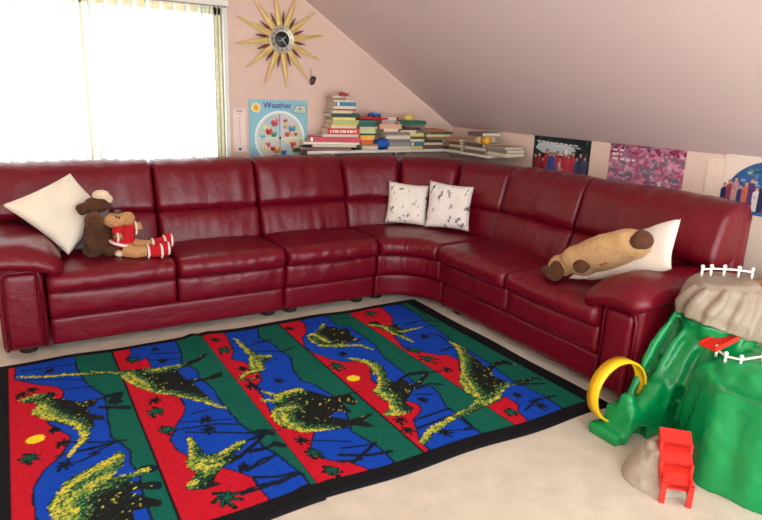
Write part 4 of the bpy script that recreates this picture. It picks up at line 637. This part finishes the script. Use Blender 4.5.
c.line([(X0,Z0-.178),(X0,Z0+.178)],.004,(70,70,74)); c.line([(X0-.178,Z0),(X0+.178,Z0)],.006,(238,240,236)); c.disc(X0,Z0,.01,(20,20,24))
c.mesh('sheet',pm,wall_sheet(-1.895,0,.862,0,-.008),ws,.004,origin=(-1.66,-.006,.86))
pur=mat('purple_ink',(84,52,140),rough=.5)
text('Weather',.062,'lettering',pur,ws,Matrix.Translation((-1.67,-.0095,1.32))@WX@Matrix.Diagonal((1.0,1,1,1)),.0012,bold=.0006)
o=ws.children[-1]
tt=thing('door_hanger_card','narrow pink and white paper card on the wall between window and weather chart','card',(-1.97,-.004,.9))
c=Canvas(0,.105,0,.33,.003,(232,206,196)); c.poly([(.008,.008),(.097,.008),(.097,.315),(.008,.315)],(240,222,212)); c.line([(.03,.305),(.075,.305)],.005,(110,100,100)); c.line([(.035,.285),(.07,.285)],.005,(110,110,140)); c.line([(.052,.06),(.052,.26)],.006,(226,180,180)); c.line([(.03,.06),(.03,.26)],.003,(228,196,190)); c.poly([(.035,.035),(.068,.035),(.052,.01)],(96,60,130))
c.mesh('sheet',pm,wall_sheet(-2.02,0,.97,0,-.003),tt,.002,origin=(-1.97,-.004,.9))
# posters on the knee wall (u runs toward the camera)
def knee_sheet(y0,z0,x=-.003): return lambda u,v,h:(x-h,y0-u,z0+v)
def poster(name,y0,y1,z0,z1,cv,label,x=-.003):
    return tag(cv.mesh('poster',pm,knee_sheet(y0,z0,x),None,.002,origin=(x,(y0+y1)/2,z0)),label,'poster')
def people(c,L,base,r3):
    for u,v,s,cl in L:
        hair=[(60,40,34),(40,34,36),(150,110,70),(90,50,40)][r3.randint(4)]; c.poly([(u-s*.9,base),(u-s,v-s*1.1),(u-s*.4,v-s*.5),(u+s*.4,v-s*.5),(u+s,v-s*1.1),(u+s*.9,base)],cl)
        c.disc(u,v+s*.15,s*.66,hair); c.disc(u,v,s*.5,(206,158,136)); c.line([(u-s*.5,v-s*2),(u-s*.2,v-s*3)],.004,tuple(int(q*.6) for q in cl))
W_,H_=.55,.30; c=Canvas(0,W_,0,H_,.0035,(30,44,48)); r3=np.random.RandomState(11)
for i in range(150): c.disc(r3.uniform(0,W_),r3.uniform(0,H_),r3.uniform(.006,.02),[(24,44,40),(44,66,62),(20,34,44),(60,80,76),(34,40,54)][r3.randint(5)])
c.poly([(.02,.21),(.05,.25),(.15,.262),(.36,.25),(.42,.22),(.36,.17),(.1,.18)],(196,206,208))
people(c,[(.03,.15,.026,(120,50,60)),(.07,.16,.026,(176,52,60)),(.11,.13,.024,(150,44,60)),(.145,.19,.026,(190,60,76)),(.18,.17,.024,(60,84,150)),(.215,.17,.026,(60,100,190)),(.25,.185,.024,(196,70,90)),(.285,.14,.022,(226,210,200)),(.315,.19,.028,(204,60,76)),(.36,.17,.026,(214,70,90)),(.40,.19,.028,(206,60,80)),(.44,.16,.024,(70,90,150)),(.47,.19,.026,(60,66,90)),(.51,.17,.024,(80,84,110))],0,r3)
for u in (.16,.2,.24,.27): c.poly([(u-.014,0),(u-.014,.08),(u+.014,.08),(u+.014,0)],(60,100,180))
c.disc(.33,.205,.02,(240,236,226)); c.disc(.29,.06,.03,(226,160,140))
for k in range(9): c.line([(.04+k*.045,.262-.001*k),(.067+k*.045,.262-.001*k)],.010,(232,236,236))
for k in range(6): c.line([(.20+k*.045,.238),(.23+k*.045,.238)],.008,(226,230,230))
for k in range(12): c.line([(.045+k*.036+.006,.25),(.045+k*.036+.012,.275)],.004,(40,52,60))
poster('poster',-1.06,-1.61,.868,1.168,c,'dark green poster with a crowd of children in red and blue, first from the corner',)
W_,H_=.555,.30; c=Canvas(0,W_,0,H_,.0035,(196,124,148)); r3=np.random.RandomState(4)
for i in range(750):
    u=r3.uniform(0,W_);v=r3.uniform(0,H_); cl=[(206,128,156),(220,150,176),(190,96,124),(134,130,150),(100,126,138),(180,92,120),(228,172,192),(128,112,130),(204,140,170)][r3.randint(9)]
    if v>.24 and r3.rand()<.6: cl=[(150,60,90),(120,44,70)][r3.randint(2)]
    c.disc(u,v,r3.uniform(.008,.026),cl,r3.uniform(.006,.016))
for (v,ws_) in ((.262,[.04,.035]),(.235,[.05,.02]),(.205,[.05,.035,.035,.03])):
    u=.028
    for q in ws_:
        for k in range(int(q/.011)): c.line([(u+k*.011,v-.006),(u+k*.011+.003,v+.006)],.0052,(248,240,240)); c.disc(u+k*.011+.004,v-.002,.005,(248,236,240))
        u+=q+.012
c.disc(.40,.075,.012,(246,240,230),.02); c.disc(.40,.06,.014,(236,220,214),.016)
poster('poster',-1.775,-2.33,.868,1.168,c,'pink flower field poster with white writing, second from the corner')
W_,H_=.56,.32; c=Canvas(0,W_,0,H_,.0035,(240,222,206)); r3=np.random.RandomState(9)
c.disc(.30,.10,.27,(54,96,150),.20)
for i in range(160):
    a=r3.uniform(0,2*PI); q=r3.uniform(0,.92)**.5; c.disc(.30+.25*q*math.cos(a),.10+.185*q*math.sin(a),r3.uniform(.008,.024),[(70,120,176),(40,76,130),(120,160,196),(90,130,120),(60,104,160),(150,180,200)][r3.randint(6)],r3.uniform(.005,.012))
people(c,[(.02+.03*k,.15+.02*((k*7)%3)-.01,.019,[(40,50,90),(150,60,80),(196,150,150),(60,66,110),(206,110,90),(90,60,110),(226,216,210)][k%7]) for k in range(15)],0.02,r3)
poster('poster',-2.575,-3.135,.862,1.13,c,'poster of a blue globe with children standing before it, third from the corner',-.009)
# ------------------------------------------------------------ rugs
rm=attr_mat('woven_pile_rug',.95,.5,420,.0)
def build_rug(x0,x1,y0,y1,sel,seam,label):
    RG,BL,GR,BK,YE=(196,14,38),(6,68,180),(4,96,78),(16,15,18),(222,212,70)
    c=Canvas(x0,x1,y0,y1,.0055,BK); m=1000.
    top,bot=-1.16,-2.775
    for k in sel:
        a=RUG['S'][k]/m; b=RUG['S'][k+1]/m
        c.poly([(a,top),(b,top),(b,bot),(a,bot)],GR)
        L=[(x/m,y/m) for x,y in RUG['blue'][k]]; L=[(L[0][0],top)]+L+[(L[-1][0],bot)]
        c.poly([(a,top)]+L+[(a,bot)],BL); c.line(L,.010,(10,30,60))
        L=[(x/m,y/m) for x,y in RUG['red'][k]]; L=[(L[0][0],top)]+L+[(L[-1][0],bot)]
        c.poly([(a,top)]+L+[(a,bot)],RG); c.line(L,.008,(20,16,50))
    for k in sel[1:]: a=RUG['S'][k]/m; c.line([(a,top),(a,bot)],.009,BK)
    for L,w in RUG['line']: c.line([(x/m,y/m) for x,y in L],w*.0032+.003,(14,26,40))
    for x,y,r,g in RUG['palm']:
        x/=m;y/=m;r/=m; n=7
        for k in range(n):
            A=2*PI*k/n+(x*37)%1; L=r*(.75+.4*((k*5)%3)/2); c.line([(x,y),(x+L*.5*math.cos(A),y+L*.5*math.sin(A)+.2*r),(x+L*math.cos(A+.3),y+L*math.sin(A+.3))],.020 if g else .013,(12,20,22))
        if g:
            for k in range(n):
                A=2*PI*k/n+(x*37)%1; L=r*.8; c.line([(x,y),(x+L*.5*math.cos(A),y+L*.5*math.sin(A)+.2*r),(x+L*math.cos(A+.3),y+L*math.sin(A+.3))],.007,(10,96,72))
    for x,y in RUG['sun']: c.disc(x/m,y/m,.034,(250,224,40))
    rr=np.random.RandomState(2)
    for out,ys,w in RUG['dino']:
        P=[(x/m,y/m) for x,y in out]; wn=c.win(P,.03)
        if wn[0].start>=wn[0].stop or wn[1].start>=wn[1].stop: continue
        ins=c.inside(P,wn); D=np.full(ins.shape,9.)
        for L in ys: D=np.minimum(D,c.dist([(x/m,y/m) for x,y in L],wn))
        edge=c.dist(P,wn,True)
        N=rr.rand(*ins.shape); B_=sum(np.roll(np.roll(rr.rand(*ins.shape) if 0 else N,i,0),j,1) for i in range(3) for j in range(4))/12; N=np.clip((N*.7+B_*1.5-.75-.35+.5),0,1); W=w/m*.66
        p=.50*np.exp(-(D/W)**2)
        g=np.exp(-(D/(W*2.8))**2)*.66+.07
        sub=c.C[wn]; ink_=ins|((edge<.004))
        sub[ink_]=(22,24,22); k=ins&(N<g); sub[k]=(10,84,58); k=ins&(N>1-.5*g)&(D<W*3); sub[k]=(120,156,66); k=(ins|(edge<.005))&(N<p*1.05); sub[k]=YE
    # black binding
    X,Y=c.X,c.Y; bl=(Y>top)|(Y<bot)
    if 0 in sel: bl|=(X<-3.585)
    else: bl|=(X>-1.160+.03*(Y-top)*-.6)
    c.C[bl]=BK
    n=rr.rand(*c.X.shape)*.16+.90; c.C*=n[...,None]
    def zf(X,Y):
        e=np.minimum(np.minimum(X-x0+(9 if x0==seam else 0),x1-X+(9 if x1==seam else 0)),np.minimum(Y-y0,y1-Y)); z=.016-.012*np.exp(-(e/.006)**1)
        z+=.0025*np.sin(X*17+1)*np.sin(Y*9); d=np.abs(X-seam); z+=(.014 if x1==seam else .006)*np.exp(-((d-.05)/.035)**2)*(.6+.4*np.sin(Y*5+2))
        return z
    o=c.mesh('rug',rm,lambda x,y,z:(x+.010*math.sin(y*6+1)*((abs(x-seam))<.0 or 0),y+.008*math.sin(x*9),max(z,.002) if z>0 else .001),None,.011,zf,origin=((x0+x1)/2,(y0+y1)/2,0))
    tag(o,label,'rug','dinosaur rugs side by side')
# ------------------------------------------------------------ toy mountain
grn=mat('green_plastic',(3,142,74),rough=.25,bump=.25,bscale=14,var=.06,vscale=5,spec=.5,dist=.006)
stone=mat('warm_grey_plastic',(150,134,116),rough=.5,bump=.4,bscale=30,var=.08,vscale=10,dist=.006)
redp=mat('red_plastic',(226,44,34),rough=.4); whp=mat('white_plastic',(240,238,230),rough=.4); yep=mat('yellow_plastic_loop',(244,196,22),rough=.35)
mt=thing('mountain_playset','green plastic toy mountain with grey rocky summit, white fences and a yellow loop','toy playset',(-.95,-3.2,0))
def loft(mb,rings,n=48,fn=None):
    """rings: (cx,cy,z,rx,ry,rot)"""
    V=[];F=[]
    for (cx,cy,z,rx,ry) in rings:
        for k in range(n):
            a=2*PI*k/n; m=fn(a,z) if fn else 1
            V.append((cx+rx*m*math.cos(a),cy+ry*m*math.sin(a),z))
    for i in range(len(rings)-1):
        for k in range(n): F.append((i*n+k,i*n+(k+1)%n,(i+1)*n+(k+1)%n,(i+1)*n+k))
    F.append(tuple(range(n-1,-1,-1))); F.append(tuple((len(rings)-1)*n+k for k in range(n)))
    mb.add(V,F)
b=MB()
rip=lambda a,z:1+.035*math.sin(a*7+z*3)+.02*math.sin(a*13+1)
# front mass: round tower with a raised rim and an inner dome
C0=(-.95,-3.52)
loft(b,[(*C0,0,.335,.33),(*C0,.10,.33,.325),(*C0,.25,.322,.315),(*C0,.35,.31,.305),(*C0,.385,.292,.288),(*C0,.388,.262,.26),(*C0,.355,.24,.24)],64,rip)
loft(b,[(-.87,-3.40,.2,.24,.22),(-.87,-3.39,.36,.20,.19),(-.86,-3.375,.41,.175,.165),(-.85,-3.36,.43,.13,.12)],48,rip)
# back mass carrying the summit
loft(b,[(-.75,-3.13,0,.20,.18),(-.75,-3.13,.25,.19,.17),(-.77,-3.13,.42,.18,.155),(-.80,-3.13,.52,.175,.14)],48,rip)
b.box(-.89,-.66,-3.34,-3.08,.0,.36); b.box(-.985,-.80,-3.28,-3.05,.0,.23); b.box(-.93,-.70,-3.20,-3.02,.0,.37); b.box(-.99,-.86,-3.14,-3.00,.0,.31); b.tube([(-.90,-3.10,.38),(-1.0,-3.10,.22)],[.06,.07],12)
# slope running down to the left with parallel fins (chutes between them)
for q in range(5):
    off=Vector((.028,-.064,-.008))*q
    P=[Vector((-.90,-3.02,.545)),Vector((-.955,-3.01,.46)),Vector((-1.0,-2.99,.37)),Vector((-1.05,-2.985,.27)),Vector((-1.09,-2.985,.19)),Vector((-1.12,-2.985,.12))]
    b.tube([p+off+Vector((-.022,-.006,.014)) for p in P],[.015,.018,.019,.02,.02,.02],10)
V=[];F=[]
prof=[(-.875,.51),(-.93,.42),(-.98,.32),(-1.025,.23),(-1.07,.14),(-1.10,.08)]
for i,(x,z) in enumerate(prof):
    for (dx,y,zz) in ((0,-2.965,z),(.13,-3.24,z-.03),(.13,-3.24,0),(0,-2.965,0)): V.append((x+dx,y,zz))
for i in range(len(prof)-1):
    for k in range(4): F.append((i*4+k,i*4+(k+1)%4,(i+1)*4+(k+1)%4,(i+1)*4+k))
F.append((0,1,2,3)); F.append(tuple(len(prof)*4-1-k for k in range(4))); b.add(V,F)
# foot lobe on the left
b.box(-1.305,-1.00,-3.13,-2.99,.0,.145); b.tube([(-1.27,-3.12,.13),(-1.27,-3.03,.155)],[.036,.03],12); b.sphere((-1.27,-3.07,.18),(.028,.04,.045)); b.tube([(-1.22,-3.09,.13),(-1.12,-3.08,.17),(-1.0,-3.05,.23)],[.04,.045,.06],12); b.box(-1.355,-1.2,-3.11,-2.95,.0,.045)
o=b.build('green_base',grn,mt,True)
mods(o,('REMESH',dict(mode='VOXEL',voxel_size=.009)))
cut=MB(); tp=Vector((-1.21,-3.30,.0)); 
cut.tube([(-1.29,-3.24,.02),(-1.235,-3.12,.02),(-1.20,-3.06,.02)],[.066,.060,.05],20)
co=cut.build('cutter',grn); dg=bpy.context.evaluated_depsgraph_get()
md=o.modifiers.new('b','BOOLEAN'); md.operation='DIFFERENCE'; md.object=co; co.location=-wloc(mt); bpy.context.view_layer.update()
co.location=(0,0,0)
bpy.context.view_layer.update()
mods(o,('REMESH',dict(mode='VOXEL',voxel_size=.008)),('SMOOTH',dict(factor=.5,iterations=3)))
bpy.data.objects.remove(co)
for v in o.data.vertices:
    w=v.co+Vector(mt.location)
    n=noise.noise(w*9)*.010+noise.noise(w*24)*.004
    if w.z>.02: v.co+=v.normal*n
    if w.z<.004: v.co.z=0
# grey summit
b=MB()
def ring(z,rx,ry,tilt,cx=-.80,cy=-3.135):
    L=[]
    for k in range(96):
        a=2*PI*k/96; g_=1+.03*math.sin(a*4+.6)
        x=cx+rx*g_*math.cos(a); y=cy+ry*g_*math.sin(a); L.append((x,y,z-tilt*(x-cx)+.35*tilt*(y-cy)))
    return L
RS=[ring(.475,.215,.155,.34),ring(.53,.218,.157,.30),ring(.60,.205,.15,.18),ring(.67,.175,.135,.06),ring(.695,.15,.115,.02),ring(.702,.11,.08,0)]
V=[p for r_ in RS for p in r_]; F=[(i*96+k,i*96+(k+1)%96,(i+1)*96+(k+1)%96,(i+1)*96+k) for i in range(5) for k in range(96)]+[tuple(range(95,-1,-1)),tuple(480+k for k in range(96))]
b.add(V,F)
for k in range(7):
    i0=int((150+k*28)/360*96); b.tube([Vector(RS[0][i0]),Vector(RS[1][(i0+1)%96]),Vector(RS[2][(i0+3)%96]),Vector(RS[3][(i0+5)%96])],[.016,.026,.027,.016],10)
so=blob('rocky_summit',b,stone,mt,.006,3)
for v in so.data.vertices:
    w=v.co+Vector(mt.location); 
    sh=(w.x+.83)*-.10*1.0
    v.co+=v.normal*(noise.noise(w*16)*.008)
def fence(name,P,h,npost,parent):
    P=[Vector(p) for p in P]; b=MB()
    def at(t):
        t*=len(P)-1; i=min(int(t),len(P)-2); return P[i].lerp(P[i+1],t-i)
    pts=[at(k/24) for k in range(25)]
    b.tube([p+Vector((0,0,h*.72)) for p in pts],.0045,8); 
    f=None
    for k in range(npost):
        p=at(k/(npost-1)); b.tube([p,p+Vector((0,0,h))],.0055,8); b.sphere(p+Vector((0,0,h)),.009,None,10); 
        b.sphere(p+Vector((0,0,h*.35)),.007,None,8)
    return b.build(name,whp,parent,True)
fence('white_fence',[(-.88,-3.07,.70),(-.84,-3.10,.706),(-.77,-3.15,.706),(-.70,-3.19,.698)],.045,5,mt)
fence('white_fence',[(-.985,-3.255,.41),(-1.01,-3.31,.405),(-.985,-3.36,.405),(-.90,-3.40,.42)],.045,4,mt)
b=MB(); M=Matrix.Translation((-.94,-3.235,.460))@Matrix.Rotation(math.radians(-6),4,'Z')@Matrix.Rotation(math.radians(-14),4,'Y')
b.box(-.07,.07,-.035,.035,-.004,.006,M); b.box(-.07,.07,-.04,-.033,-.004,.016,M); b.box(-.07,.07,.033,.04,-.004,.016,M)
for k in range(6): b.box(-.062+k*.022,-.056+k*.022,-.033,.033,.006,.010,M)
b.build('red_bridge',redp,mt)
# yellow loop: a broad band standing on the left foot
c=Vector((-1.25,-3.0,.20)); R0=.146; nrm=Vector((-.90,-.43,0)).normalized(); sd_=nrm.cross(Vector((0,0,1))); V=[];F=[];n=56
nrm=Vector((.10,1,0)).normalized(); nrm=Vector((nrm.x,nrm.y,0)); ex=Vector((nrm.y,-nrm.x,0))
for k in range(n):
    a=2*PI*k/n; d=ex*math.cos(a)+Vector((0,0,1))*math.sin(a)
    for (rr_,w_) in ((R0,-.03),(R0,.03),(R0-.010,.03),(R0-.010,.024),(R0-.006,.022),(R0-.006,-.022),(R0-.010,-.024),(R0-.010,-.03)): V.append(c+d*rr_+nrm*w_)
for k in range(n):
    for q in range(8): F.append((k*8+q,k*8+(q+1)%8,((k+1)%n)*8+(q+1)%8,((k+1)%n)*8+q))
obj('yellow_loop',V,F,yep,mt)
# grey rock ramp with red trestle
rk=thing('rock_ramp','small grey plastic rock mound with a red stepped trestle before the toy mountain','toy',(-1.35,-3.30,0))
b=MB()
rb=random.Random(4)
loft(b,[(-1.395,-3.335,0,.13,.13),(-1.385,-3.33,.05,.11,.11),(-1.37,-3.325,.10,.08,.08),(-1.355,-3.32,.14,.045,.045)],40)
for k in range(60):
    z=rb.uniform(.0,.13); a=rb.uniform(0,2*PI); r=.112*(1-z/.20); b.sphere((-1.395+r*math.cos(a)+z*.15,-3.33+r*math.sin(a),z+.004),rb.uniform(.016,.028),None,8)
o=blob('rock_mound',b,mat('pale_stone_plastic',(172,158,140),rough=.6,var=.08,vscale=15,bump=.4,bscale=60),rk,.007,3)
for v in o.data.vertices:
    if v.co.z<.002: v.co.z=0.0
# trestle: three stepped platforms on legs
u=Vector((-.72,-.69,0)).normalized(); s=Vector((u.y,-u.x,0)); A=Vector((-1.37,-3.375,0))
M=lambda p,z:Matrix(((s.x,u.x,0,p.x),(s.y,u.y,0,p.y),(0,0,1,z),(0,0,0,1)))
b=MB()
for k,(d,z) in enumerate(((.0,.19),(.055,.137),(.11,.084))):
    p=A+u*d; T=M(p,z)@Matrix.Rotation(math.radians(-24),4,'X')
    b.box(-.056,.056,-.042,.034,-.006,.006,T); b.box(-.058,.058,.026,.034,-.018,.006,T)
    for q in range(3): b.box(-.054,.054,-.022+q*.02,-.019+q*.02,.006,.008,T)
    for sx in(-1,1): b.box(sx*.052-.005,sx*.052+.005,-.03,.034,-.06 if k<2 else -.02,-.0,M(p,z))
o=b.build('red_steps',redp,rk)
b=MB()
for sx in(-1,1):
    p=A+u*.145; b.box(sx*.046-.009,sx*.046+.009,-.01,.008,0,.085,M(p,0)); p=A+u*.03; b.box(sx*.046-.005,sx*.046+.005,-.02,.11,.03,.10,M(p,0))
b.build('trestle_legs',redp,rk)
# cardboard box beyond the end of the sofa
t=thing('cardboard_box','brown cardboard box standing beyond the right end of the sofa','box',(-.25,-3.25,0))
cb=mat('brown_cardboard',(176,136,100),rough=.85,var=.06,vscale=12)
MB().box(-.42,-.02,-3.45,-3.03,0,.60).build('body',cb,t)
f_=MB(); f_.box(-.42,-.225,-3.45,-3.03,.601,.605); f_.box(-.219,-.02,-3.45,-3.03,.601,.605); f_.build('flap',cb,t)
build_rug(-3.78,-2.602,-2.86,-1.10,[0,1],-2.602,'left dinosaur rug, two striped bands wide, with a yellow sun near its left edge')
build_rug(-2.601,-1.06,-2.85,-1.09,[2,3,4],-2.601,'right dinosaur rug, three striped bands wide, with a horned dinosaur near the join')
